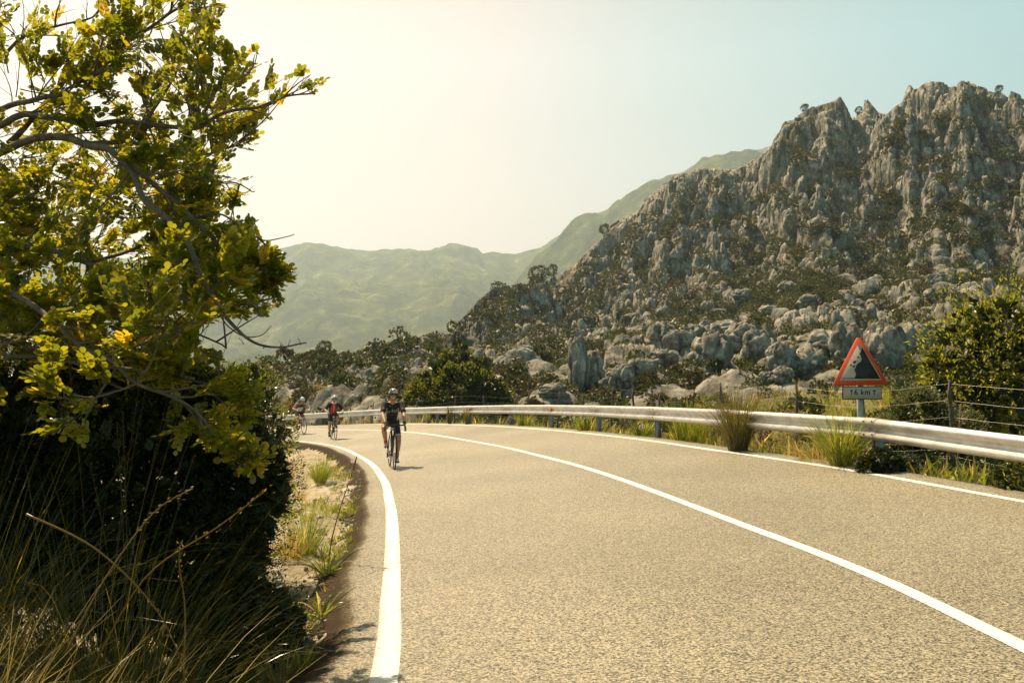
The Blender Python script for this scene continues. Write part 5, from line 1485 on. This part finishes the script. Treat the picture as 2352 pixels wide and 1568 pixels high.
def bicycle(front, head, crank, bar, paint, label, fork='black_paint', fscale=1.0):
    """local frame: x forward, y to the rider's left; origin on the road under the bottom bracket"""
    org = np.array(front) - np.array([*head, 0]) * .59
    ang = math.atan2(head[1], head[0])
    r_ = empty('bicycle', org, label, 'bicycle', None, ang)
    for ax in (-.42, .59):
        w = MB().ring((ax, 0, .335), .322, .0135, n=48, k=8)
        tyre = MB().ring((ax, 0, .335), .322, .0135, n=48, k=8)
        wo = obj('wheel', mesh_np('rim', *MB().ring((ax, 0, .335), .300, .011, n=48, k=6, squash=.8).arr(), M['black_paint'], True), r_)
        obj('tyre', mesh_np('tyre', *tyre.arr(), M['rubber'], True), wo)
        hb = MB().tube([(ax, -.045, .335), (ax, -.03, .335), (ax, .03, .335), (ax, .045, .335)], [.012, .022, .022, .012], 10)
        obj('hub', mesh_np('hub', *hb.arr(), M['alloy'], True), wo)
        sp = MB()
        for k in range(20):
            a = k / 20 * 6.283; s_ = .025 if k % 2 else -.025
            sp.tube([(ax + .02 * math.cos(a + .9), s_, .335 + .02 * math.sin(a + .9)), (ax + .298 * math.cos(a), 0, .335 + .298 * math.sin(a))], .0011, 3, False)
        obj('spokes', mesh_np('spokes', *sp.arr(), M['alloy']), wo)
    f = MB()
    for a, b, ra, rb in (((.455, 0, .86), (.488, 0, .735), .019, .020), ((-.15, 0, .80), (.46, 0, .83), .016, .016), ((0, 0, .27), (.48, 0, .755), .021, .021), ((0, 0, .27), (-.155, 0, .84), .017, .016),
                         ((0, .0, .27), (0, 0, .271), .024, .024)):
        f.tube([a, b], [ra, rb], 10)
    for s_ in (-1, 1):
        f.tube([(-.01, s_ * .02, .275), (-.2, s_ * .05, .30), (-.42, s_ * .058, .335)], [.012, .010, .009], 8)
        f.tube([(-.145, s_ * .015, .79), (-.25, s_ * .04, .62), (-.42, s_ * .058, .335)], [.009, .008, .007], 8)
    f.tube([(0, -.035, .27), (0, .035, .27)], .022, 10)
    obj('frame', mesh_np('frame', *f.arr(), M[paint], True), r_)
    fk = MB().tube([(.490, 0, .73), (.495, 0, .70)], .026, 10)
    for s_ in (-1, 1): fk.tube([(.495, s_ * .03, .705), (.525, s_ * .052, .55), (.59, s_ * .052, .335)], [.015, .013, .010], 8)
    obj('fork', mesh_np('fork', *fk.arr(), M[fork], True), r_)
    sd = MB().tube([(-.15, 0, .82), (-.165, 0, .915)], .0135, 8)
    obj('seat_post', mesh_np('seat_post', *sd.arr(), M['alloy'], True), r_)
    sd = MB(); sd.tube([(-.30, 0, .945), (-.25, 0, .95), (-.15, 0, .945), (-.05, 0, .94), (-.02, 0, .93)], [.05, .070, .045, .020, .012], 12)
    V, F = sd.arr(); V[:, 2] = .938 + (V[:, 2] - .945) * .45
    obj('saddle', mesh_np('saddle', V, F, M['black_paint'], True), r_)
    st = MB().tube([(.452, 0, .87), (.455, 0, .90), (.53, 0, .925)], [.018, .018, .016], 8)
    obj('stem', mesh_np('stem', *st.arr(), M['black_paint'], True), r_)
    hb = MB()
    if bar == 'drop':
        for s_ in (-1, 1):
            hb.tube(spl([(.53, 0, .925), (.53, s_ * .14, .926), (.54, s_ * .195, .925), (.60, s_ * .205, .915), (.625, s_ * .21, .87), (.60, s_ * .215, .815), (.52, s_ * .22, .805)], 5), .0155, 8)
        obj('handlebar', mesh_np('handlebar', *hb.arr(), M['black_paint'], True), r_)
        for s_ in (-1, 1):
            lv = MB(); lv.tube(spl([(.575, s_ * .205, .93), (.62, s_ * .207, .945), (.655, s_ * .208, .965), (.665, s_ * .208, .95)], 4), [.017] * 5 + [.019] * 4 + [.020, .020, .019, .012], 8)
            lv.tube(spl([(.655, s_ * .21, .945), (.675, s_ * .222, .88), (.655, s_ * .235, .80)], 4), .0065, 6)
            obj('brake_lever', mesh_np('brake_lever', *lv.arr(), M['black_paint'], True), r_)
    else:
        for s_ in (-1, 1): hb.tube(spl([(.53, 0, .94), (.53, s_ * .08, .955), (.52, s_ * .2, .975), (.49, s_ * .29, .975)], 5), .013, 8)
        obj('handlebar', mesh_np('handlebar', *hb.arr(), M['black_paint'], True), r_)
        for s_ in (-1, 1):
            obj('grip', mesh_np('grip', *MB().tube([(.508, s_ * .20, .975), (.488, s_ * .295, .975)], .018, 8).arr(), M['rubber'], True), r_)
            obj('brake_lever', mesh_np('brake_lever', *MB().tube([(.515, s_ * .18, .97), (.56, s_ * .20, .955), (.555, s_ * .27, .950)], .006, 6).arr(), M['black_paint'], True), r_)
    c, s = math.cos(crank), math.sin(crank)
    ck = MB(); ck.ring((0, -.05, .27), .085, .006, n=30, k=6); ck.ring((0, -.05, .27), .058, .004, n=24, k=5)
    for q in range(5):
        a = q / 5 * 6.283; ck.tube([(0, -.05, .27), (.084 * math.cos(a), -.05, .27 + .084 * math.sin(a))], .006, 5)
    obj('chainring', mesh_np('chainring', *ck.arr(), M['alloy'], True), r_)
    for s_, q in ((-1, 1), (1, -1)):
        e = np.array([q * .17 * c, s_ * .075, .27 + q * .17 * s])
        obj('crank', mesh_np('crank', *MB().tube([(0, s_ * .062, .27), e], [.014, .010], 8).arr(), M['alloy'], True), r_)
        obj('pedal', mesh_np('pedal', *MB().box(e + [0, s_ * .05, 0], (.09, .085, .018)).arr(), M['black_paint']), r_)
    ch = MB(); pts = [(0, -.05, .355), (-.42, -.05, .375), (-.455, -.05, .335), (-.43, -.05, .29), (-.40, -.05, .24), (-.36, -.05, .21), (0, -.05, .185)]
    ch.tube(pts, .005, 5); obj('chain', mesh_np('chain', *ch.arr(), M['alloy']), r_)
    obj('rear_derailleur', mesh_np('rear_derailleur', *MB().tube([(-.42, -.055, .31), (-.40, -.06, .25), (-.37, -.055, .20)], [.016, .012, .02], 8).arr(), M['black_paint'], True), r_)
    cb = MB()
    for s_ in (-1, 1): cb.tube(spl([(.60, s_ * .19, .935), (.66, s_ * .08, .89), (.56, 0, .80), (.50, 0, .74)], 5), .0028, 4)
    obj('brake_cable', mesh_np('brake_cable', *cb.arr(), M['black_paint']), r_)
    return r_, org, ang

def person(org, ang, sp):
    r_ = empty('person', org, sp['label'], 'person', None, ang)
    J = sp['J']; b = MB()
    pel = np.array(J['pelvis'], float); ch = np.array(J['chest'], float); nk = np.array(J['neck'], float); hd = np.array(J['head'], float)
    tor = ch - pel; tor /= np.linalg.norm(tor)
    Mt = np.stack([np.cross([0, 1, 0], tor), [0, 1, 0], tor], 1)
    b.ell(pel + [0, 0, .0], (.125, .165, .12), Mt); b.ell((pel + ch) / 2, (.105, .140, .19), Mt); b.ell(ch, (.118, .172, .165), Mt)
    sh = {s_: np.array(J['shoulder'], float) * [1, s_, 1] for s_ in (-1, 1)}
    for s_ in (-1, 1): cap(b, nk - [.02, 0, .03], sh[s_], .055, .058)
    cap(b, ch + tor * .08, nk + (hd - nk) * .4, .062, .052)
    ht = sp.get('head_tilt', 0); Mh = rot_y(ht); Mh = rot_z(sp.get('head_turn', 0)) @ Mh
    H = lambda p: hd + Mh @ np.array(p, float)
    b.ell(H((-.008, 0, .02)), (.095, .075, .100), Mh); b.ell(H((.02, 0, -.045)), (.068, .056, .068), Mh); b.ell(H((.045, 0, -.085)), (.032, .034, .026), Mh)
    cap(b, H((.088, 0, .012)), H((.104, 0, -.026)), .009, .014); b.ell(H((.098, 0, -.030)), (.012, .017, .010), Mh)
    b.ell(H((.078, 0, .032)), (.018, .05, .012), Mh)
    for s_ in (-1, 1):
        b.ell(H((-.005, s_ * .076, -.012)), (.018, .008, .030), Mh); b.ell(H((.066, s_ * .036, -.028)), (.020, .020, .022), Mh)
    b.ell(H((.086, 0, -.058)), (.010, .025, .005), Mh); b.ell(H((.084, 0, -.070)), (.010, .021, .006), Mh)
    for s_ in (-1, 1):
        el = np.array(J['elbow' + ('L' if s_ > 0 else 'R')], float); wr = np.array(J['wrist' + ('L' if s_ > 0 else 'R')], float)
        cap(b, sh[s_], el, .052, .040); cap(b, el, el + (wr - el) * .35, .041, .040); cap(b, el + (wr - el) * .35, wr, .040, .026)
        gp = np.array(J['grip' + ('L' if s_ > 0 else 'R')], float)        # where the palm rests
        gd = gp - wr; gd /= np.linalg.norm(gd)
        cap(b, wr, wr + (gp - wr) * .6, .026, .024)
        ax = np.array(sp['grip_axis'](s_), float); ax /= np.linalg.norm(ax)   # along the bar, index towards the end
        pn = np.cross(gd, ax) * s_; dn = np.array([0, 0, -1.0])
        b.ell(gp - dn * .018, (.040, .040, .017), np.stack([gd, np.cross(dn, gd) , -dn], 1))
        for f_ in range(4):
            o_ = gp + ax * (.030 - .020 * f_) + gd * .018 - dn * .018; L_ = (.036, .040, .037, .030)[f_]
            out = gd - ax * (gd @ ax); out /= np.linalg.norm(out) + 1e-9
            p1 = o_ + out * L_ * .75 + dn * .004; p2 = p1 + (out * .25 + dn) * L_ * .62; p3 = p2 + (dn * .5 - out) * L_ * .50
            cap(b, o_, p1, .0098, .0092, 8); cap(b, p1, p2, .0092, .0085, 8); cap(b, p2, p3, .0085, .0072, 8)
        t0 = gp - gd * .012 + ax * .030 - dn * .012; t1 = t0 + ax * .022 + gd * .012 + dn * .014; t2 = t1 + dn * .022 + gd * .010 - ax * .004
        cap(b, t0, t1, .0120, .0105, 8); cap(b, t1, t2, .0105, .0085, 8)
    feet = {}
    for s_, S in ((1, 'L'), (-1, 'R')):
        hp = pel + np.array([.0, s_ * .085, -.02]); kn = np.array(J['knee' + S], float); an = np.array(J['ankle' + S], float)
        cap(b, hp, kn, .088, .056); cap(b, kn, kn + (an - kn) * .30, .054, .057); cap(b, kn + (an - kn) * .30, an, .056, .034)
        toe = np.array(J['toe' + S], float); cap(b, an, toe, .036, .026); feet[s_] = (an, toe)
    V, F = b.arr()
    body = remesh(V, F, .0065, 3); body.name = 'body'; body.materials.append(M['skin']); obj('body', body, r_)
    # face
    for s_ in (-1, 1):
        obj('eye', mesh_np('eye', *MB().ell(H((.086, s_ * .031, .012)), (.008, .013, .006), Mh, 8, 6).arr(), M['dark_glass'], True), r_)
    obj('mouth', mesh_np('mouth', *MB().ell(H((.0925, 0, -.064)), (.006, .022, .007), Mh, 10, 6).arr(), M['teeth'] if sp.get('smile') else M['pink_cloth'], True), r_)
    hb = MB(); hb.ell(H((-.028, 0, .010)), (.086, .081, .092), Mh)
    for s_ in (-1, 1): hb.ell(H((.028, s_ * .066, .004)), (.022, .014, .035), Mh)
    obj('hair', remesh(*hb.arr(), .008, 2), r_).data.materials.append(M['hair'])
    # sunglasses
    gl = MB()
    for s_ in (-1, 1):
        gl.ell(H((.094, s_ * .034, .012)), (.010, .032, .018), Mh, 12, 8); gl.tube([H((.088, s_ * .062, .016)), H((.02, s_ * .080, .010))], .004, 5)
    gl.tube([H((.100, -.02, .018)), H((.104, 0, .020)), H((.100, .02, .018))], .005, 6)
    obj('sunglasses', mesh_np('sunglasses', *gl.arr(), M['dark_glass'], True), r_)
    # helmet
    hm = MB(); nu, nv = 36, 12; V = []
    for i in range(nv + 1):
        for j in range(nu):
            t = i / nv * math.pi * .56; p = j / nu * 6.283
            rr = 1 + .05 * math.cos(p * 7 + .6) * math.sin(t) ** 2
            V.append([.136 * math.sin(t) * math.cos(p) * rr - .012, .098 * math.sin(t) * math.sin(p) * rr, .098 * math.cos(t)])
    V = np.array(V); V = (V + [0, 0, .050]) @ rot_y(-.10).T
    j = np.arange(nu); jn = (j + 1) % nu
    F = np.concatenate([np.stack([i * nu + j, (i + 1) * nu + j, (i + 1) * nu + jn, i * nu + jn], 1) for i in range(nv)])
    hV = hd + V @ Mh.T
    helm = obj('helmet', mesh_np('helmet', hV, F, M[sp['helmet']], True), r_)
    for (px, py, a_) in ((.10, 0, 0), (.07, .045, .3), (.07, -.045, -.3), (.0, .03, .1), (.0, -.03, -.1), (-.05, .06, .2), (-.05, -.06, -.2), (.02, .075, .4), (.02, -.075, -.4)):
        zt = .050 + .098 * math.sqrt(max(0, 1 - (px / .136) ** 2 - (py / .098) ** 2)) * 1.01
        c = H(rot_y(-.10) @ np.array([px - .012, py, zt])); nrm = np.array([px / .0185, py / .0096, (zt - .05) / .0096]); nrm /= np.linalg.norm(nrm)
        u = np.array([1, a_, 0]) - nrm * nrm[0]; u /= np.linalg.norm(u); Mv = Mh @ rot_y(-.10) @ np.stack([u, np.cross(nrm, u), nrm], 1)
        obj('vent', mesh_np('vent', *MB().ell(c, (.030, .0095, .005), Mv, 10, 6).arr(), M[sp.get('vent', 'black_paint')], True), helm)
    stp = MB()
    for s_ in (-1, 1): stp.tube([H((.03, s_ * .085, .035)), H((.02, s_ * .078, -.03)), H((.045, s_ * .045, -.095)), H((.05, 0, -.115))], .0045, 5)
    obj('chin_strap', mesh_np('chin_strap', *stp.arr(), M['black_cloth'], True), helm)
    # jersey
    jb = MB(); g = .010
    jb.ell(pel + tor * .03, (.118 + g, .155 + g, .10), Mt); jb.ell((pel + ch) / 2, (.108 + g, .142 + g, .20), Mt); jb.ell(ch, (.118 + g, .174 + g, .168), Mt)
    if not sp.get('sleeveless'):
        for s_ in (-1, 1):
            cap(jb, nk - [.02, 0, .045], sh[s_], .058, .068)
            el = np.array(J['elbow' + ('L' if s_ > 0 else 'R')], float); e = sh[s_] + (el - sh[s_]) * .72
            cap(jb, sh[s_], e, .066, .060)
    else:
        for s_ in (-1, 1): cap(jb, ch + [0, s_ * .06, .02], nk + [-.03, s_ * .075, -.005], .06, .045)
    jer = remesh(*jb.arr(), .010, 3)
    jer.materials.append(M[sp['jersey']]); jo = obj('jersey', jer, r_)
    bm_v = [v.co.copy() for v in jer.vertices]; bvh = BVHTree.FromPolygons(bm_v, [tuple(p.vertices) for p in jer.polygons])
    def cast(y, z, off=.003):
        h = bvh.ray_cast(Vector((1.2, y, z)), Vector((-1, 0, 0)))
        return None if h[0] is None else np.array(h[0]) + np.array(h[1]) * off
    def patch(name, poly_fn, m, nu=14, nv=14, off=.003):
        V = []; ok = True
        for i in range(nu + 1):
            for j in range(nv + 1):
                y, z = poly_fn(i / nu, j / nv); c = cast(y, z, off)
                if c is None:
                    c = np.array([np.nan] * 3)
                V.append(c)
        V = np.array(V); F = gridF(nu + 1, nv + 1); F = F[~np.isnan(V[F]).any((1, 2))]
        if len(F) == 0: return
        V = np.nan_to_num(V); obj(name, mesh_np(name, V, F, M[m], True), jo)
    cz = ch[2]; bz = pel[2]
    for nm, fn, m in sp['patches'](cz, bz, sh): patch(nm, fn, m)
    if sp.get('text'):
        tm = text_mesh(sp['text'], .082); co = np.array([v.co[:] for v in tm.vertices])
        keep = []
        for v in tm.vertices:
            c = cast(v.co.x, cz - .035 + v.co.y + .12 * v.co.x, .004)
            v.co = Vector(c) if c is not None else Vector((0, 0, cz))
        tm.materials.clear(); tm.materials.append(M['white_cloth']); obj('lettering', tm, jo)
    if sp.get('scarf'):
        sc = MB(); sc.ring((0, 0, 0), .066, .024, n=24, k=8); V, F = sc.arr(); V = V @ np.array([[1, 0, 0], [0, 0, 1], [0, 1, 0]]).T
        obj('scarf', mesh_np('scarf', V @ rot_y(.35).T + nk + [.015, 0, .01], F, M['white_cloth'], True), r_)
    # shorts
    sb = MB(); sb.ell(pel - tor * .015, (.130 + g, .168 + g, .105), Mt)
    hem = MB()
    for s_, S in ((1, 'L'), (-1, 'R')):
        hp = pel + np.array([.0, s_ * .085, -.02]); kn = np.array(J['knee' + S], float); e = hp + (kn - hp) * .72
        cap(sb, hp, e, .098, .075)
        d = (kn - hp) / np.linalg.norm(kn - hp)
        obj('hem', mesh_np('hem', *MB().tube([e + d * .015, e + d * .045], [.0745, .0705], 18).arr(), M[sp['hem']], True), r_) if sp.get('hem') else None
        if sp.get('hem2'): obj('hem', mesh_np('hem', *MB().tube([e + d * .045, e + d * .062], [.0705, .0680], 18).arr(), M[sp['hem2']], True), r_)
    so_ = remesh(*sb.arr(), .010, 3); so_.materials.append(M['black_cloth']); obj('shorts', so_, r_)
    # gloves over the palms, socks, shoes
    for s_, S in ((1, 'L'), (-1, 'R')):
        gp = np.array(J['grip' + S], float); wr = np.array(J['wrist' + S], float)
        gm = MB(); cap(gm, wr, gp + [0, 0, .018], .030, .034); gm.ell(gp + [0, 0, .017], (.046, .046, .024))
        obj('glove', remesh(*gm.arr(), .007, 2), r_).data.materials.append(M[sp['glove']])
        an, toe = feet[s_]; kn = np.array(J['knee' + S], float)
        obj('sock', mesh_np('sock', *MB().tube([an - (an - kn) * .20, an - (an - kn) * .08, an], [.044, .040, .042], 14).arr(), M[sp['sock']], True), r_)
        sm = MB(); d = toe - an; side = np.array([0, 1.0, 0])
        cap(sm, an + [-.025, 0, -.035], toe, .036, .034); cap(sm, an + [0, 0, -.005], an + [-.02, 0, -.03], .043, .042); cap(sm, toe - d * .25, toe + [.045, 0, 0] * np.array([1, 1, 1]), .038, .028)
        sh_ = obj('shoe', remesh(*sm.arr(), .008, 2), r_); sh_.data.materials.append(M[sp['shoe']])
        so2 = MB(); so2.box((an + toe) / 2 + [0, 0, -.045], (np.linalg.norm(d) + .10, .070, .014), rot_y(math.atan2(-(toe[2] - an[2] + .065), toe[0] - an[0]) if True else 0))
        obj('sole', mesh_np('sole', *so2.arr(), M[sp.get('sole', 'black_cloth')]), sh_)
    return r_

def leg(S, s_, up, kx=None):
    """joint places for one leg; up = crank angle of that foot, 0 forward, 90 degrees up"""
    pd = np.array([.17 * math.cos(up), s_ * .125, .27 + .17 * math.sin(up)])
    an = pd + [-.085, 0, .105]; hp = np.array([-.15, s_ * .09, .97]); d = an - hp; L_ = np.linalg.norm(d); a, b = .435, .44
    L_ = min(L_, a + b - .005); x = (a * a - b * b + L_ * L_) / (2 * L_); h = math.sqrt(max(a * a - x * x, 0)); u = d / np.linalg.norm(d)
    f = np.cross([0, 1, 0], u); f = -f if f[0] < 0 else f
    kn = hp + u * x + f * h + np.array([0, s_ * (.02 + .06 * h), 0])
    return {'knee' + S: kn, 'ankle' + S: an, 'toe' + S: pd + [.045, 0, .035]}

def pose(lean, handw, hz, hx, crankR):
    J = {'pelvis': (-.16, 0, 1.0)}
    c = np.array([-.16, 0, 1.0]); u = np.array([math.sin(lean), 0, math.cos(lean)])
    J['chest'] = c + u * .30; J['neck'] = c + u * .475 + [.01, 0, 0]; J['shoulder'] = c + u * .415 + [.01, .178, .005]
    J['head'] = c + u * .56 + np.array([.09, 0, .085])
    for S, s_ in (('L', 1), ('R', -1)):
        g = np.array([hx, s_ * handw, hz]); w = g + [-.065, -s_ * .008, .030]; s = J['shoulder'] * np.array([1, s_, 1])
        d = w - s; L_ = np.linalg.norm(d); a, b = .30, .27; L2 = min(L_, a + b - .01)
        x = (a * a - b * b + L2 * L2) / (2 * L2); h = math.sqrt(max(a * a - x * x, 0)); uu = d / L_
        f = np.array([-.1, s_ * .8, -.6]); f -= uu * (f @ uu); f /= np.linalg.norm(f)
        J['elbow' + S] = s + uu * x + f * h; J['wrist' + S] = w; J['grip' + S] = g
    J.update(leg('R', -1, crankR)); J.update(leg('L', 1, crankR + math.pi)); return J

def vband(y0, y1, z0, z1): return lambda u, v: (y0 + (y1 - y0) * u, z0 + (z1 - z0) * v)

# front rider
S1 = on_ground(908.5, 1078)
h1 = np.array([.23, -.973]); h1 /= np.linalg.norm(h1)
zr1 = lambda p: float(road_z(np.array([[p[0], p[1]]]))[0][0])
F1 = np.array([at(906, 1078, 19.3)[0], 19.3, 0]); F1[2] = zr1(F1)
bk, org, ang = bicycle(F1, h1, math.radians(75), 'drop', 'black_paint', 'black road bicycle with drop handlebars ridden by the front rider')
J1 = pose(.54, .205, .955, .615, math.radians(75))
J1['kneeR'] = J1['kneeR'] + np.array([-.02, -.05, .0])
def p1_(cz, bz, sh):
    return [('side_panel', lambda u, v: (.125 + .025 * u - .035 * abs(v - .5), bz + .03 + v * .26), 'white_cloth'),
            ('side_panel', lambda u, v: (-.125 - .025 * u + .035 * abs(v - .5), bz + .03 + v * .26), 'white_cloth'),
            ('sleeve_mark', vband(sh[1][1] + .01, sh[1][1] + .045, sh[1][2] - .10, sh[1][2] - .06), 'red_cloth'),
            ('sleeve_mark', vband(sh[-1][1] - .045, sh[-1][1] - .01, sh[-1][2] - .10, sh[-1][2] - .06), 'red_cloth'),
            ('chest_mark', vband(.045, .075, cz + .065, cz + .075), 'red_cloth'), ('chest_mark', vband(-.075, -.045, cz + .065, cz + .075), 'white_cloth'),
            ('belly_mark', lambda u, v: (.030 * (u - .5) * (1 - v), cz - .125 + .03 * v), 'red_cloth')]
person(org, ang, dict(label='smiling cyclist in a black jersey with white side panels, riding towards the viewer in front', J=J1, smile=True, helmet='helmet_shell', vent='red_paint', jersey='black_cloth', patches=p1_, text='the\nRides' if False else 'the Rides',
       glove='black_cloth', sock='red_cloth', shoe='shoe_grey', sole='black_cloth', hem='white_cloth', hem2='pink_cloth', head_turn=-.05, head_tilt=.0, grip_axis=lambda s: (.9, 0, .3)))
def bottle(org, ang, m, lab, at_=(.22, 0, .53)):
    V, F = MB().tube([(0, 0, 0), (0, 0, .02), (0, 0, .10), (0, 0, .115), (0, 0, .15), (0, 0, .17), (0, 0, .185)], [.034, .037, .037, .033, .036, .022, .014], 14).arr()
    o = empty('water_bottle', np.array(org) + np.array([*(rot_z(ang) @ np.array(at_))]), lab, 'bottle', None, ang)
    o.rotation_euler = (0, math.radians(38), ang)
    obj('flask', mesh_np('flask', V - [0, 0, .12], F, M[m], True), o); obj('cap', mesh_np('cap', *MB().tube([(0, 0, .062), (0, 0, .08), (0, 0, .09)], [.03, .018, .008], 10).arr(), M['black_paint'], True), o)
    o['label'] = lab
bottle(org, ang, 'red_paint', 'red water bottle held on the frame of the front bicycle')
# middle rider
F2 = np.array([at(770.5, 1013, 34.6)[0], 34.6, 0]); F2[2] = zr1(F2); h2 = np.array([.35, -.94]); h2 /= np.linalg.norm(h2)
bk, org, ang = bicycle(F2, h2, math.radians(-95), 'flat', 'black_paint', 'dark bicycle with a flat handlebar ridden by the cyclist in red')
J2 = pose(.62, .265, .995, .50, math.radians(-95))
def p2_(cz, bz, sh):
    return [('chest_panel', lambda u, v: ((u - .5) * (.17 + .07 * (1 - v)), bz - .02 + v * (cz - bz + .10)), 'red_cloth'),
            ('zip_strip', vband(-.012, .012, bz + .05, cz + .10), 'white_cloth'),
            ('shoulder_stripe', vband(.14, .18, sh[1][2] + .0, sh[1][2] + .03), 'red_cloth'), ('shoulder_stripe', vband(-.18, -.14, sh[1][2] + .0, sh[1][2] + .03), 'red_cloth')]
person(org, ang, dict(label='cyclist in a red jersey with dark sleeves, white scarf and teal gloves', J=J2, helmet='helmet_white', jersey='black_cloth', patches=p2_, scarf=True, glove='teal_cloth', sock='black_cloth', shoe='black_cloth', grip_axis=lambda s: (-.2, -s * .9, 0)))
# rear rider
F3 = np.array([at(698, 1006.5, 39.6)[0], 39.6, 0]); F3[2] = zr1(F3); h3 = np.array([.54, -.84]); h3 /= np.linalg.norm(h3)
bk, org, ang = bicycle(F3, h3, math.radians(-35), 'flat', 'red_paint', 'red and white bicycle of the rearmost cyclist', fork='white_paint')
J3 = pose(.74, .265, .995, .50, math.radians(-35))
J3['head'] = J3['head'] + np.array([.03, 0, -.04])
def p3_(cz, bz, sh): return [('belly_panel', lambda u, v: ((u - .5) * .26, bz - .03 + v * (cz - bz - .03)), 'white_cloth')]
p3o = person(org, ang, dict(label='cyclist looking down in a sleeveless black and white top and pale helmet', J=J3, helmet='helmet_pale', vent='grey_cloth', jersey='black_cloth', sleeveless=True, patches=p3_, glove='skin', sock='black_cloth', shoe='black_cloth', head_tilt=.55, head_turn=.1, grip_axis=lambda s: (-.2, -s * .9, 0)))
c = np.array(J3['chest']); u = np.array([math.sin(.74), 0, math.cos(.74)])
Mt = np.stack([np.cross([0, 1, 0], u), [0, 1, 0], u], 1)
bp = MB(); bp.ell(c + Mt @ np.array([-.19, 0, .0]), (.085, .135, .20), Mt); bp.ell(c + Mt @ np.array([-.22, 0, -.06]), (.08, .115, .12), Mt)
bo = empty('backpack', org, 'small dark backpack worn by the rearmost cyclist', 'backpack', None, ang)
obj('pack', remesh(*bp.arr(), .012, 2), bo).data.materials.append(M['grey_cloth'])
for s_ in (-1, 1):
    q = [c + Mt @ np.array(v) for v in ((-.14, s_ * .09, .14), (-.04, s_ * .12, .235), (.10, s_ * .115, .15), (.125, s_ * .12, .02), (.02, s_ * .165, -.08), (-.12, s_ * .12, -.13))]
    obj('strap', mesh_np('strap', *MB().tube(spl(q, 4), .012, 6).arr(), M['grey_cloth'], True), bo)
